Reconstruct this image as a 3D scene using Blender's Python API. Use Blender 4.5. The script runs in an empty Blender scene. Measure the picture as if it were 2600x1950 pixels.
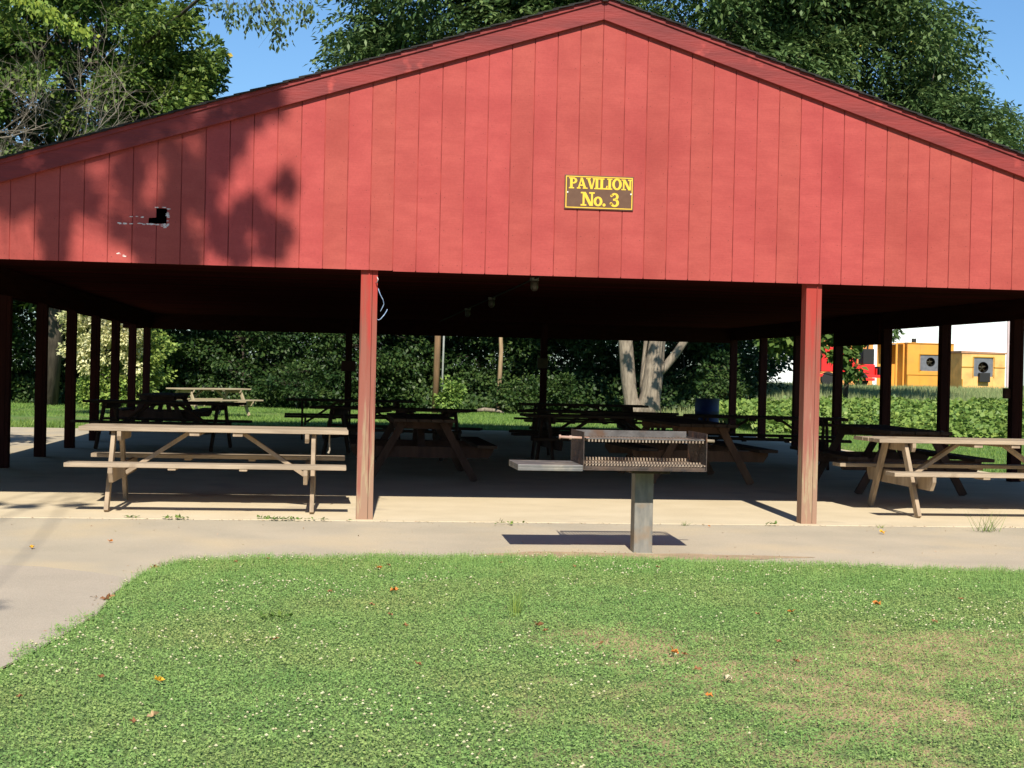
import bpy, math, random
import numpy as np
from mathutils import Matrix, Vector
R = math.radians
SC = bpy.context.scene
COL = SC.collection
random.seed(7)

# ------------------------------------------------------------------ camera
F_PX, YAW, PIT, ROL, H = 3800.5, 0.1198, -0.0068, 0.0219, 1.3076
D = 13.156                                   # distance of the gable wall
fw = Vector((math.sin(YAW)*math.cos(PIT), math.cos(YAW)*math.cos(PIT), math.sin(PIT)))
rt = Vector((math.cos(YAW), -math.sin(YAW), 0)); up = rt.cross(fw)
RX = rt*math.cos(ROL) + up*math.sin(ROL); UX = -rt*math.sin(ROL) + up*math.cos(ROL)
cd = bpy.data.cameras.new('camera'); cam = bpy.data.objects.new('camera', cd); COL.objects.link(cam)
cam.matrix_world = Matrix(((RX.x, UX.x, -fw.x, 0), (RX.y, UX.y, -fw.y, 0), (RX.z, UX.z, -fw.z, H), (0, 0, 0, 1)))
cd.sensor_width = 36; cd.lens = F_PX/2600*36; cd.clip_start = .05; cd.clip_end = 2000
SC.camera = cam

# ------------------------------------------------------------------ sky, sun, exposure
SUN_EL, SUN_AZ = 41.0, 3.2                   # degrees; azimuth is how far the sun stands left of straight behind the camera
SUN = Vector((-math.sin(R(SUN_AZ))*math.cos(R(SUN_EL)), -math.cos(R(SUN_AZ))*math.cos(R(SUN_EL)), math.sin(R(SUN_EL))))
w = bpy.data.worlds.new('World'); SC.world = w; w.use_nodes = True
nt = w.node_tree; nt.nodes.clear()
sky = nt.nodes.new('ShaderNodeTexSky'); sky.sky_type = 'NISHITA'; sky.sun_disc = False
sky.sun_elevation = R(SUN_EL); sky.sun_rotation = math.atan2(SUN.x, SUN.y)
sky.air_density = 1.25; sky.dust_density = .3; sky.ozone_density = 3.5
bg = nt.nodes.new('ShaderNodeBackground'); bg.inputs[1].default_value = .065
wo = nt.nodes.new('ShaderNodeOutputWorld')
tn = nt.nodes.new('ShaderNodeMix'); tn.data_type = 'RGBA'; tn.blend_type = 'MULTIPLY'; tn.inputs[0].default_value = 1; tn.inputs[7].default_value = (.82, 1.10, 1.40, 1)
nt.links.new(sky.outputs[0], tn.inputs[6]); nt.links.new(tn.outputs[2], bg.inputs[0]); nt.links.new(bg.outputs[0], wo.inputs[0])
sl = bpy.data.lights.new('sun', 'SUN'); sl.energy = 4.6; sl.angle = R(.53); sl.color = (1, .93, .80)
so = bpy.data.objects.new('sun', sl); COL.objects.link(so); so.location = (-5, -20, 30)
so.rotation_euler = SUN.to_track_quat('Z', 'Y').to_euler()
SC.view_settings.view_transform = 'Standard'; SC.view_settings.look = 'None'
SC.view_settings.gamma = 1; SC.view_settings.exposure = .55
SC.cycles.use_denoising = True; SC.cycles.max_bounces = 8

# ------------------------------------------------------------------ helpers
def mat(name, c1, c2=None, scale=6, rough=.8, stretch=(1, 1, 1), bump=0, bscale=None, detail=6, lo=.35, hi=.65,
        metal=0, trans=0, island=0, c3=None, s3=1.2, lo3=.5, hi3=.65, world=False, spec=.3, bstretch=None, speck=None, attr=None):
    """procedural material: noise between c1 and c2, optional patches of c3, bump, per-island variation"""
    m = bpy.data.materials.new(name); m.use_nodes = True; t = m.node_tree; N = t.nodes; L = t.links
    b = N['Principled BSDF']; b.inputs['Roughness'].default_value = rough; b.inputs['Metallic'].default_value = metal
    b.inputs['Specular IOR Level'].default_value = spec
    if world:
        g = N.new('ShaderNodeNewGeometry'); co = g.outputs['Position']
    else:
        g = N.new('ShaderNodeTexCoord'); co = g.outputs['Object']
    def noise(sc, st, det=detail):
        mp = N.new('ShaderNodeMapping'); mp.inputs['Scale'].default_value = st; L.new(co, mp.inputs[0])
        n = N.new('ShaderNodeTexNoise'); n.inputs['Scale'].default_value = sc; n.inputs['Detail'].default_value = det
        L.new(mp.outputs[0], n.inputs['Vector']); return n.outputs[0]
    def ramp(x, a, bb):
        r = N.new('ShaderNodeMapRange'); r.inputs[1].default_value = a; r.inputs[2].default_value = bb; L.new(x, r.inputs[0]); return r.outputs[0]
    def mix(f, a, bb, mode='MIX'):
        x = N.new('ShaderNodeMix'); x.data_type = 'RGBA'; x.blend_type = mode
        if hasattr(f, 'is_linked'): L.new(f, x.inputs[0])
        else: x.inputs[0].default_value = f
        for s, v in ((x.inputs[6], a), (x.inputs[7], bb)):
            if hasattr(v, 'is_linked'): L.new(v, s)
            else: s.default_value = (*v, 1)
        return x.outputs[2]
    c = tuple(c1)
    if c2 is not None: c = mix(ramp(noise(scale, stretch), lo, hi), c1, c2)
    if c3 is not None: c = mix(ramp(noise(s3, (1, 1, 1), 4), lo3, hi3), c, c3)
    if speck:      # fine aggregate: lighter and darker grains
        f = ramp(noise(speck[0], (1, 1, 1), 2), .38, .62); x = N.new('ShaderNodeMapRange'); x.inputs[3].default_value = 1-speck[1]; x.inputs[4].default_value = 1+speck[1]; L.new(f, x.inputs[0])
        h = N.new('ShaderNodeHueSaturation'); L.new(x.outputs[0], h.inputs['Value'])
        if isinstance(c, tuple): h.inputs['Color'].default_value = (*c, 1)
        else: L.new(c, h.inputs['Color'])
        c = h.outputs[0]
    if attr:       # a second colour where the named vertex attribute is high
        at_ = N.new('ShaderNodeAttribute'); at_.attribute_name = attr[0]; c = mix(at_.outputs['Fac'], c, attr[1])
    if island:
        gg = N.new('ShaderNodeNewGeometry')
        r = N.new('ShaderNodeMapRange'); r.inputs[3].default_value = 1-island; r.inputs[4].default_value = 1+island
        L.new(gg.outputs['Random Per Island'], r.inputs[0])
        hs = N.new('ShaderNodeHueSaturation'); L.new(r.outputs[0], hs.inputs['Value'])
        r2 = N.new('ShaderNodeMapRange'); r2.inputs[3].default_value = .5+.035*island*2; r2.inputs[4].default_value = .5-.03*island*2
        L.new(gg.outputs['Random Per Island'], r2.inputs[0]); L.new(r2.outputs[0], hs.inputs['Hue'])
        if isinstance(c, tuple): hs.inputs['Color'].default_value = (*c, 1)
        else: L.new(c, hs.inputs['Color'])
        c = hs.outputs[0]
    if isinstance(c, tuple): b.inputs['Base Color'].default_value = (*c, 1)
    else: L.new(c, b.inputs['Base Color'])
    if bump:
        bn = N.new('ShaderNodeBump'); bn.inputs['Strength'].default_value = bump; bn.inputs['Distance'].default_value = .02
        L.new(noise(bscale or scale*3, bstretch or stretch), bn.inputs['Height']); L.new(bn.outputs[0], b.inputs['Normal'])
    if trans:
        tr = N.new('ShaderNodeBsdfTranslucent')
        if isinstance(c, tuple): tr.inputs[0].default_value = (*c, 1)
        else: L.new(c, tr.inputs[0])
        ms = N.new('ShaderNodeMixShader'); ms.inputs[0].default_value = trans
        L.new(b.outputs[0], ms.inputs[1]); L.new(tr.outputs[0], ms.inputs[2]); L.new(ms.outputs[0], N['Material Output'].inputs[0])
    return m

def tag(o, label=None, cat=None, group=None, kind=None):
    for k, v in (('label', label), ('category', cat), ('group', group), ('kind', kind)):
        if v: o[k] = v
    return o
def empty(name, loc=(0, 0, 0), rz=0, label=None, cat=None, group=None):
    o = bpy.data.objects.new(name, None); COL.objects.link(o); o.location = loc; o.rotation_euler = (0, 0, rz)
    o.empty_display_size = .1
    return tag(o, label, cat, group)
def link(name, me, m, parent=None, bevel=0, smooth=False):
    me.materials.append(m)
    if smooth: me.polygons.foreach_set('use_smooth', [True]*len(me.polygons))
    o = bpy.data.objects.new(name, me); COL.objects.link(o)
    if parent: o.parent = parent
    if bevel:
        md = o.modifiers.new('bevel', 'BEVEL'); md.width = bevel; md.segments = 2; md.limit_method = 'ANGLE'
    return o

class MB:
    """collects simple solids and links them as one mesh object"""
    def __init__(s): s.v = []; s.f = []
    def add(s, vs, fs):
        n = len(s.v); s.v += [tuple(v) for v in vs]; s.f += [tuple(i+n for i in f) for f in fs]; return s
    def box(s, x0, x1, y0, y1, z0, z1):
        return s.add([(x0,y0,z0),(x1,y0,z0),(x1,y1,z0),(x0,y1,z0),(x0,y0,z1),(x1,y0,z1),(x1,y1,z1),(x0,y1,z1)],
                     [(0,3,2,1),(4,5,6,7),(0,1,5,4),(1,2,6,5),(2,3,7,6),(3,0,4,7)])
    def bar(s, p, q, wid, thk, side=(0, 1, 0)):
        """bar from p to q; wid is measured along side, thk across it"""
        p, q, sd = Vector(p), Vector(q), Vector(side); d = (q-p).normalized()
        sd = (sd - d*sd.dot(d)).normalized(); n = d.cross(sd)
        a, b = sd*wid/2, n*thk/2
        return s.add([p-a-b, p+a-b, p+a+b, p-a+b, q-a-b, q+a-b, q+a+b, q-a+b],
                     [(0,3,2,1),(4,5,6,7),(0,1,5,4),(1,2,6,5),(2,3,7,6),(3,0,4,7)])
    def prism(s, pts, axis, a0, a1):
        """2-D polygon extruded along an axis ('x': pts are (y,z); 'y': (x,z); 'z': (x,y))"""
        k = len(pts)
        def P(p, a): return {'x': (a, p[0], p[1]), 'y': (p[0], a, p[1]), 'z': (p[0], p[1], a)}[axis]
        vs = [P(p, a0) for p in pts]+[P(p, a1) for p in pts]
        fs = [tuple(range(k)), tuple(range(2*k-1, k-1, -1))]+[(i, i+k, (i+1) % k+k, (i+1) % k) for i in range(k)]
        return s.add(vs, fs)
    def tube(s, pts, rad, n=8, caps=True):
        P = [Vector(p) for p in pts]; rr = rad if hasattr(rad, '__len__') else [rad]*len(P)
        base = len(s.v); ref = Vector((.31, .2, .93)).normalized()
        for i, p in enumerate(P):
            d = (P[min(i+1, len(P)-1)]-P[max(i-1, 0)]).normalized()
            a = d.cross(ref)
            if a.length < .05: a = d.cross(Vector((1, 0, 0)))
            a.normalize(); b = d.cross(a)
            for k in range(n):
                t = 2*math.pi*k/n; s.v.append(tuple(p+(a*math.cos(t)+b*math.sin(t))*rr[i]))
        for i in range(len(P)-1):
            for k in range(n):
                s.f.append((base+i*n+k, base+i*n+(k+1) % n, base+(i+1)*n+(k+1) % n, base+(i+1)*n+k))
        if caps:
            s.f.append(tuple(base+k for k in reversed(range(n)))); s.f.append(tuple(base+(len(P)-1)*n+k for k in range(n)))
        return s
    def build(s, name, m, parent=None, bevel=0, smooth=False):
        me = bpy.data.meshes.new(name); me.from_pydata(s.v, [], s.f)
        import bmesh
        bm = bmesh.new(); bm.from_mesh(me); bmesh.ops.recalc_face_normals(bm, faces=bm.faces); bm.to_mesh(me); bm.free()
        return link(name, me, m, parent, bevel, smooth)

def poly_mesh(name, V, k, m, parent=None):
    """V: (n*k,3) array, faces of k consecutive vertices"""
    V = np.asarray(V, np.float32); n = len(V)//k
    me = bpy.data.meshes.new(name); me.vertices.add(n*k); me.loops.add(n*k); me.polygons.add(n)
    me.vertices.foreach_set('co', V.ravel()); me.loops.foreach_set('vertex_index', np.arange(n*k, dtype=np.int32))
    me.polygons.foreach_set('loop_start', np.arange(0, n*k, k, dtype=np.int32))
    me.update(calc_edges=True); me.validate()
    return link(name, me, m, parent)
def unit(a): return a/np.maximum(np.linalg.norm(a, axis=-1, keepdims=True), 1e-6)
def leaves(C, Dr, Nn, Ln, Wd):
    """diamond leaves: base C, long axis Dr, normal Nn, length, width -> (n*4,3)"""
    Dr = unit(Dr); S = unit(np.cross(Nn, Dr)); Ln = np.reshape(Ln, (-1, 1)); Wd = np.reshape(Wd, (-1, 1))
    Nn = unit(np.cross(Dr, S))
    mid = C+Dr*Ln*.45+Nn*Ln*.06
    return np.stack([C, mid+S*Wd/2, C+Dr*Ln-Nn*Ln*.05, mid-S*Wd/2], 1).reshape(-1, 3)
def fronds(rng, C, Dr, L, leaflet, n=9):
    """pinnate sprays: leaflets along both sides of a rachis that droops"""
    m = len(C); Dr = unit(Dr); side = unit(np.cross(Dr, np.array([0, 0, 1.])+rng.normal(0, .35, (m, 3))))
    out = []
    for i in range(n):
        t = (i//2+1)/(n//2+1); sg = 1 if i % 2 else -1
        if i == n-1: sg, t = 0, 1
        p = C+Dr*(L*t)[:, None]-np.array([0, 0, 1.])*(L*t*t*.3)[:, None]
        d = Dr*.55+side*sg*.9-np.array([0, 0, 1.])*.25+rng.normal(0, .15, (m, 3))
        nn = np.array([0, 0, 1.])+side*0+rng.normal(0, .3, (m, 3))
        out.append(leaves(p, d, nn, leaflet*rng.uniform(.8, 1.2, m), leaflet*.46*rng.uniform(.8, 1.2, m)).reshape(m, 4, 3))
    return np.concatenate(out).reshape(-1, 3)
def vnoise(x, y, s, seed=0):
    """smooth 2-D value noise in 0..1"""
    rng = np.random.default_rng(seed); T = rng.random((64, 64)); x = np.asarray(x)/s; y = np.asarray(y)/s
    xi = np.floor(x).astype(int); yi = np.floor(y).astype(int); fx = x-xi; fy = y-yi
    fx = fx*fx*(3-2*fx); fy = fy*fy*(3-2*fy)
    g = lambda a, b: T[a % 64, b % 64]
    return (g(xi, yi)*(1-fx)+g(xi+1, yi)*fx)*(1-fy)+(g(xi, yi+1)*(1-fx)+g(xi+1, yi+1)*fx)*fy

# ------------------------------------------------------------------ materials
LEAF_A = mat('walnut_leaf', (.085, .145, .050), (.14, .21, .07), scale=.5, rough=.5, trans=.28, island=.35, world=True)
LEAF_B = mat('maple_leaf', (.065, .125, .025), (.145, .21, .042), scale=.45, rough=.5, trans=.3, island=.35, world=True)
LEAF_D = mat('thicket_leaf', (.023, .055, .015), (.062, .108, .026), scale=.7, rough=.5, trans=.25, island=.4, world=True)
LEAF_Y = mat('pale_shrub_leaf', (.62, .62, .28), (.85, .80, .48), scale=1.2, rough=.5, trans=.25, island=.25, world=True)
LEAF_K = mat('vine_leaf', (.12, .21, .04), (.25, .35, .08), scale=1.1, rough=.5, trans=.25, island=.3, world=True)
LEAF_W = mat('tall_weed', (.20, .28, .10), (.34, .36, .17), scale=.6, rough=.7, trans=.2, island=.3, world=True)
YLEAF = mat('yellowing_leaf', (.55, .40, .05), (.7, .5, .1), rough=.6, trans=.3, island=.2)
BARK = mat('pale_bark', (.30, .25, .19), (.16, .13, .10), scale=5, rough=.95, stretch=(3, 3, .5), bump=.9, bscale=14, world=True)
BARK_D = mat('dark_bark', (.10, .08, .06), (.05, .04, .03), scale=5, rough=.95, stretch=(2, 2, .4), bump=.6, world=True)
TWIG = mat('dead_twig', (.30, .26, .20), (.20, .17, .13), scale=9, rough=.9)

# ------------------------------------------------------------------ the setting: ground sheet, asphalt, lawn, slab
def bank(x, y):
    """the ground rises to a terrace behind the pavilion on the right"""
    x = np.asarray(x, float); y = np.asarray(y, float)
    e = np.clip((x-(10.5+.10*(y-35)))/4, 0, 1)
    z = np.interp(y, [36, 40, 46, 60, 66, 400], [0, .06, .32, .88, 1.0, 1.0])
    return z*e*e*(3-2*e)
gx = np.unique(np.concatenate([np.linspace(-300, -40, 6), np.linspace(-40, 60, 81), np.linspace(60, 400, 7)]))
gy = np.unique(np.concatenate([np.linspace(-120, -20, 5), np.linspace(-20, 30, 21), np.linspace(30, 90, 61), np.linspace(90, 900, 8)]))
GX, GY = np.meshgrid(gx, gy); GZ = bank(GX, GY)-.06
GZ += np.where(GY > 36, (vnoise(GX, GY, 3, 3)-.5)*.06, 0)
vs = np.stack([GX, GY, GZ], -1).reshape(-1, 3); nx = len(gx)
fs = [(j*nx+i, j*nx+i+1, (j+1)*nx+i+1, (j+1)*nx+i) for j in range(len(gy)-1) for i in range(nx-1)]
me = bpy.data.meshes.new('ground'); me.from_pydata(vs.tolist(), [], fs)
GRASS = mat('lawn_soil', (.085, .17, .035), (.13, .21, .05), scale=9, rough=.95, bump=.5, bscale=60, world=True, c3=(.16, .2, .06), s3=.5)
tag(link('ground', me, GRASS, smooth=True), kind='structure')

ASPH = mat('asphalt_old', (.43, .375, .285), (.50, .43, .32), scale=1.3, speck=(160, .10), spec=.1, rough=.95, bump=.25, bscale=130, world=True,
           c3=(.55, .45, .30), s3=.8, lo3=.50, hi3=.72, detail=9)
edge = [(-1.62, 3), (-1.52, 5.2), (-1.43, 6.83), (-1.345, 7.4), (-1.24, 8.34), (-1.26, 9.1), (-1.2, 10.0), (-1.08, 10.45), (-.97, 10.66),
        (-.4, 10.8), (.4, 10.9), (1.35, 10.95), (2.36, 10.85), (3.34, 10.64), (5.0, 10.28), (7.5, 9.8), (12, 9.2)]
def edge_y(x): return np.interp(x, [e[0] for e in edge[4:]], [e[1] for e in edge[4:]])
mb = MB()
pv, pf = [], []
def piece(pts, z):
    b = len(pv); pv.extend([(x, y, z(y)) for x, y in pts]); pf.append(tuple(range(b, b+len(pts))))
fall = lambda y: -.05+.044*min(max((y-11.0)/2.1, 0), 1)
piece([(-14, 3)]+edge+[(12, 11.0), (-14, 11.0)], fall)
for k in range(6): piece([(-14, 11+k*.35), (12, 11+k*.35), (12, 11+(k+1)*.35), (-14, 11+(k+1)*.35)], fall)
piece([(-14, 13.1), (-4.56, 13.1), (-4.56, 31.6), (-14, 31.6)], fall)
me = bpy.data.meshes.new('path'); me.from_pydata(pv, [], pf)
tag(link('asphalt_path', me, ASPH), kind='structure')
# a paving seam: a second, slightly greyer lift of asphalt in the branch that comes towards the camera
me = bpy.data.meshes.new('path_patch')
pp = [(-14, 3), (-1.62, 3), (-1.52, 5.2), (-1.43, 6.83), (-1.345, 7.4), (-1.24, 8.34), (-1.26, 9.1), (-1.22, 9.7), (-1.5, 10.0), (-1.9, 10.28), (-2.4, 10.4), (-3.4, 10.5), (-14, 10.6)]
me.from_pydata([(x-.004, y, -.046) for x, y in pp], [], [tuple(range(len(pp)))])
tag(link('asphalt_path_patch', me, mat('asphalt_grey', (.43, .37, .29), (.48, .41, .32), scale=1.5, speck=(160, .10), spec=.1, rough=.95, bump=.25, bscale=130, world=True, detail=9)), kind='structure')

SLAB = mat('concrete', (.60, .50, .345), (.67, .565, .40), scale=1.6, speck=(90, .05), rough=1, spec=.05, bump=.12, bscale=60, world=True, detail=8, c3=(.48, .40, .29), s3=1.1, lo3=.6, hi3=.75)
mb = MB().box(-4.55, 9.72, D-.05, 34.1, -.3, 0)
tag(mb.build('concrete_floor', SLAB), kind='structure')
# bare tan dirt round the grill's foot
DIRT = mat('bare_dirt', (.46, .34, .215), (.36, .26, .17), scale=7, rough=1, bump=.5, bscale=50, world=True)
a = np.linspace(0, 2*np.pi, 60, endpoint=False); rr = 1+.16*np.sin(3*a+1)+.10*np.sin(7*a)+.05*np.sin(13*a)
me = bpy.data.meshes.new('dirt_patch')
dv = [(2.25, 11.05, fall(11.05)+.005)]+[(2.25+1.15*r_*math.cos(t), 11.05+.22*r_*math.sin(t), fall(11.05+.22*r_*math.sin(t))+.002) for t, r_ in zip(a, rr)]
me.from_pydata(dv, [], [(0, k+1, (k+1) % 60+1) for k in range(60)])
tag(link('dirt_ground', me, DIRT), kind='structure')

# ------------------------------------------------------------------ lawn of grass and clover in front (nobody could count it)
rng = np.random.default_rng(11)
def lawn_points(n, y0=4.3, y1=11.1):
    u = rng.random(n); y = y0+(y1-y0)*u; x0 = -.208*y-1.3; x1 = .489*y+2.9
    x = x0+(x1-x0)*rng.random(n)
    ok = rng.random(n) < (x1-x0)/(.7*y1+4.2)
    x, y = x[ok], y[ok]
    xe = np.interp(y, [e[1] for e in edge[:9]], [e[0] for e in edge[:9]])
    jit = (vnoise(x, y, .09, 5)-.5)*.16+rng.normal(0, .02, len(x))
    keep = (y < edge_y(x)+jit) & (x > xe+jit-.01)
    return x[keep], y[keep]
def dryness(x, y):
    """0 lush clover .. 1 parched bare patches (towards the lower right)"""
    b = np.clip(np.minimum((x-.5)*.50, (8.5-y)*.42), -.75, .62)
    return np.clip(b+(vnoise(x, y, .75, 8)-.5)*.55+(vnoise(x, y, .2, 9)-.5)*.5+(vnoise(x, y, .07, 10)-.5)*.7, 0, 1)
LUSH = mat('clover_green', (.20, .34, .10), (.28, .42, .13), scale=3, rough=.75, spec=.15, trans=.25, island=.20, world=True, c3=(.33, .37, .13), s3=.9, lo3=.45, hi3=.75)
BLADE = mat('grass_green', (.22, .40, .105), (.31, .47, .14), scale=2.5, rough=.7, spec=.15, trans=.3, island=.22, world=True)
DRYM = mat('dry_grass', (.52, .42, .22), (.44, .38, .19), scale=5, rough=.8, trans=.2, island=.35, world=True)
x, y = lawn_points(610000)
dr = dryness(x, y); k = rng.random(len(x)) > dr*.5; x, y, dr = x[k], y[k], dr[k]; n = len(x)
hgt = rng.uniform(.014, .036, n)*(1-.35*dr)*(.85+.3*vnoise(x, y, .2, 4))
C = np.stack([x, y, -.055+hgt], 1)
an = rng.uniform(0, 2*np.pi, n)
Dd = np.stack([np.cos(an), np.sin(an), rng.uniform(-.25, .5, n)], 1)
Nn = np.stack([rng.normal(0, .36, n), rng.normal(-.25, .36, n), np.ones(n)], 1)
tag(poly_mesh('clover', leaves(C, Dd, Nn, rng.uniform(.008, .0155, n), rng.uniform(.007, .0125, n)), 4, LUSH), kind='stuff')
def blades(x, y, h, wd, z=-.058, lean=.35):
    n = len(x); an = rng.uniform(0, 2*np.pi, n); b = np.stack([x, y, np.full(n, z) if np.isscalar(z) else z], 1)
    s = np.stack([np.cos(an), np.sin(an), np.zeros(n)], 1)*np.reshape(wd, (-1, 1))/2
    t = b+np.stack([rng.normal(0, lean, n)*h, rng.normal(0, lean, n)*h, h], 1)
    return np.stack([b-s, b+s, t], 1).reshape(-1, 3)
x, y = lawn_points(350000); dr = dryness(x, y)
near_edge = np.clip((y-edge_y(x)+1.6)/1.4, 0, 1)
k = rng.random(len(x)) < .5+.5*near_edge; x, y, dr, near_edge = x[k], y[k], dr[k], near_edge[k]
k = rng.random(len(x)) > dr*.6
h = rng.uniform(.025, .06, len(x))*(1+.35*near_edge)
tag(poly_mesh('grass', blades(x[k], y[k], h[k], rng.uniform(.0025, .005, k.sum())), 3, BLADE), kind='stuff')
x, y = lawn_points(280000); dr = dryness(x, y); k = rng.random(len(x)) < .05+.85*dr; x, y = x[k], y[k]
tag(poly_mesh('dry_grass', blades(x, y, rng.uniform(.012, .04, len(x)), rng.uniform(.003, .006, len(x)), lean=.9), 3, DRYM), kind='stuff')
# lawn base sheet (soil and thatch seen between the blades), following the same irregular edge
mb = MB()
SOIL = mat('lawn_thatch', (.11, .18, .06), (.15, .20, .07), scale=14, rough=1, bump=.6, bscale=70, world=True, attr=('dry', (.46, .32, .18)))
gx_ = np.arange(-2.4, 9.6, .05); gy_ = np.arange(-1.5, 11.3, .05); LX, LY = np.meshgrid(gx_, gy_)
xe_ = np.interp(LY, [e[1] for e in edge[:9]], [e[0] for e in edge[:9]])
inside = (LY < edge_y(LX)-.02+(vnoise(LX, LY, .09, 5)-.5)*.10) & (LX > xe_+.02+(vnoise(LX, LY, .09, 5)-.5)*.10)
ids = np.arange(LX.size).reshape(LX.shape); cell = inside[:-1, :-1] & inside[1:, 1:] & inside[1:, :-1] & inside[:-1, 1:]
q = np.stack([ids[:-1, :-1], ids[:-1, 1:], ids[1:, 1:], ids[1:, :-1]], -1)[cell]
used = np.unique(q); remap = np.full(LX.size, -1); remap[used] = np.arange(len(used))
cov = np.stack([LX.ravel()[used], LY.ravel()[used], np.full(len(used), -.045)], 1)
me = bpy.data.meshes.new('lawn'); me.from_pydata(cov.tolist(), [], remap[q].tolist())
att = me.attributes.new('dry', 'FLOAT', 'POINT'); att.data.foreach_set('value', np.clip((dryness(cov[:, 0], cov[:, 1])-.2)*1.6, 0, 1).astype(np.float32))
tag(link('lawn', me, SOIL), kind='structure')
# white clover heads: tiny octahedra on stalks, in drifts
x, y = lawn_points(30000); d = vnoise(x, y, .5, 21)*.6+vnoise(x, y, .16, 22)*.4
k = (rng.random(len(x)) < np.clip((d-.47)*1.5, .010, 1)) & (dryness(x, y) < .6); x, y = x[k], y[k]; n = len(x)
hz = rng.uniform(-.02, .005, n); r_ = rng.uniform(.0035, .008, n)
O = np.array([[1,0,0],[-1,0,0],[0,1,0],[0,-1,0],[0,0,1],[0,0,-1]], float)
T = [(0,2,4),(2,1,4),(1,3,4),(3,0,4),(2,0,5),(1,2,5),(3,1,5),(0,3,5)]
P = np.stack([x, y, hz], 1)[:, None, :]+O[None]*r_[:, None, None]
tag(poly_mesh('clover_flowers', P[:, np.array(T).ravel(), :].reshape(-1, 3), 3, mat('clover_white', (.60, .60, .38), (.50, .42, .25), scale=30, rough=.8, island=.25, world=True)), kind='stuff')

# ------------------------------------------------------------------ pavilion
XC = 2.33; SL = .317; ZP = 4.65                      # centre line, roof slope, peak of the rake board
def roof_z(x): return ZP-SL*abs(x-XC)
XL, XR = XC-6.95, XC+6.95                              # roof edges
RED = mat('red_siding', (.36, .060, .052), (.40, .072, .061), scale=2.6, rough=.75, stretch=(1.5, 1, 5), bump=.09, bscale=22, bstretch=(.5, 1, 7), island=.045, speck=(60, .035),
          c3=(.315, .046, .041), s3=1.6, lo3=.45, hi3=.72, world=True, detail=8)
REDB = mat('red_board', (.255, .036, .033), (.17, .027, .027), scale=1.5, rough=.65, stretch=(1, 1, 7), bump=.25, bscale=9, world=True,
           c3=(.48, .075, .062), s3=2.6, lo3=.60, hi3=.68)
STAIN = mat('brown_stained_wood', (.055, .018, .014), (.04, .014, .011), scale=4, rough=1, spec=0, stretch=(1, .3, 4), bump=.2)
PAV = empty('picnic_pavilion', (XC, D, 0), 0, 'long open-sided red timber pavilion with a gabled grooved front wall and dark shingled roof', 'pavilion')
def W(mbx): # shift world coordinates into the pavilion's frame
    mbx.v = [(v[0]-XC, v[1]-D, v[2]) for v in mbx.v]; return mbx
G0, S8 = -2.744, .2032
i0 = int(math.floor((XL+.25-G0)/S8)); i1 = int(math.ceil((XR-.25-G0)/S8))
mb = MB(); HB = 2.183
for i in range(i0, i1):
    xa, xb = G0+i*S8+.0045, G0+(i+1)*S8-.0045
    zb = HB+(.006 if i < 16 else 0)
    za, zc = roof_z(xa)-.06, roof_z(xb)-.06
    if zc < zb+.05 or za < zb+.05: continue
    topp = [(xb, zc), (XC, ZP-.06), (xa, za)] if xa < XC < xb else [(xb, zc), (xa, za)]
    j = xa-.0045
    if i == 5:      # a hole broken through the siding here: notch on the right edge
        P_ = [(xa, zb), (xb, zb), (xb, 2.532), (-1.595, 2.535), (-1.59, 2.580), (xb, 2.585)]+topp
    elif i == 6:    # and the taller notch on the left edge of the next board
        P_ = [(xa, zb), (xb, zb)]+topp[:-1]+[(xa, za), (xa, 2.668), (-1.436, 2.665), (-1.440, 2.528), (xa, 2.532)]
        P_ = [(xa, zb), (xb, zb), (xb, zc), (xa, za), (xa, 2.668), (-1.436, 2.663), (-1.441, 2.530), (xa, 2.534)]
    else: P_ = [(xa, zb), (xb, zb)]+topp
    mb.prism(P_, 'y', D, D+.016)
W(mb).build('gable_siding', RED, PAV)
mb = MB()
for i in range(i0+1, i1):
    xa = G0+i*S8
    zt = roof_z(xa)-.07
    if zt < HB+.08: continue
    if i == 6: mb.box(xa-.02, xa+.02, D+.006, D+.0165, HB+.01, 2.53); mb.box(xa-.02, xa+.02, D+.006, D+.0165, 2.67, zt); continue
    mb.box(xa-.02, xa+.02, D+.008, D+.0165, HB+.01, zt)
W(mb).build('siding_groove', mat('red_groove', (.23, .033, .029), (.36, .055, .046), scale=5, lo=.4, hi=.6, world=True), PAV)
# sub-fascia, rake boards with a drip trim above, roof edge
def rake(name, y0, y1, top, bot, m, bev=.003):
    mm = MB()
    for s in (-1, 1):
        xe = XC+s*6.95; o = .0008*s
        mm.prism([(XC+o, ZP+top), (xe, roof_z(xe)+top), (xe, roof_z(xe)+bot), (XC+o, ZP+bot)], 'y', y0, y1)
    return W(mm).build(name, m, PAV, bev)
rake('rake_board', D-.042, D-.003, -.002, -.182, REDB)
rake('rake_trim', D-.058, D-.0425, .012, -.028, REDB)
mb = MB(); ran = random.Random(3)
SHING = mat('dark_shingle', (.035, .031, .030), (.022, .02, .02), scale=30, rough=.95, bump=.3, world=True)
for s in (-1, 1):       # shingle courses, each lapping the one below
    ncs = 51
    for c in range(ncs):
        a0 = 7.03*c/ncs; a1 = 7.03*(c+1)/ncs+.05
        xa, xb = XC+s*a1, XC+s*a0
        yo = D-.085+ran.uniform(-.005, .005)
        za, zb2 = ZP-SL*a1+.031, ZP-SL*a0+.0175
        mb.prism([(xa, za), (xb, zb2), (xb, zb2-.010), (xa, za-.012)], 'y', yo, 34.6)
mb.tube([(XC, D-.08, ZP+.02), (XC, 34.6, ZP+.02)], .05, 8)
roof = W(mb).build('roof', SHING, PAV)
mb = MB()
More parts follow.
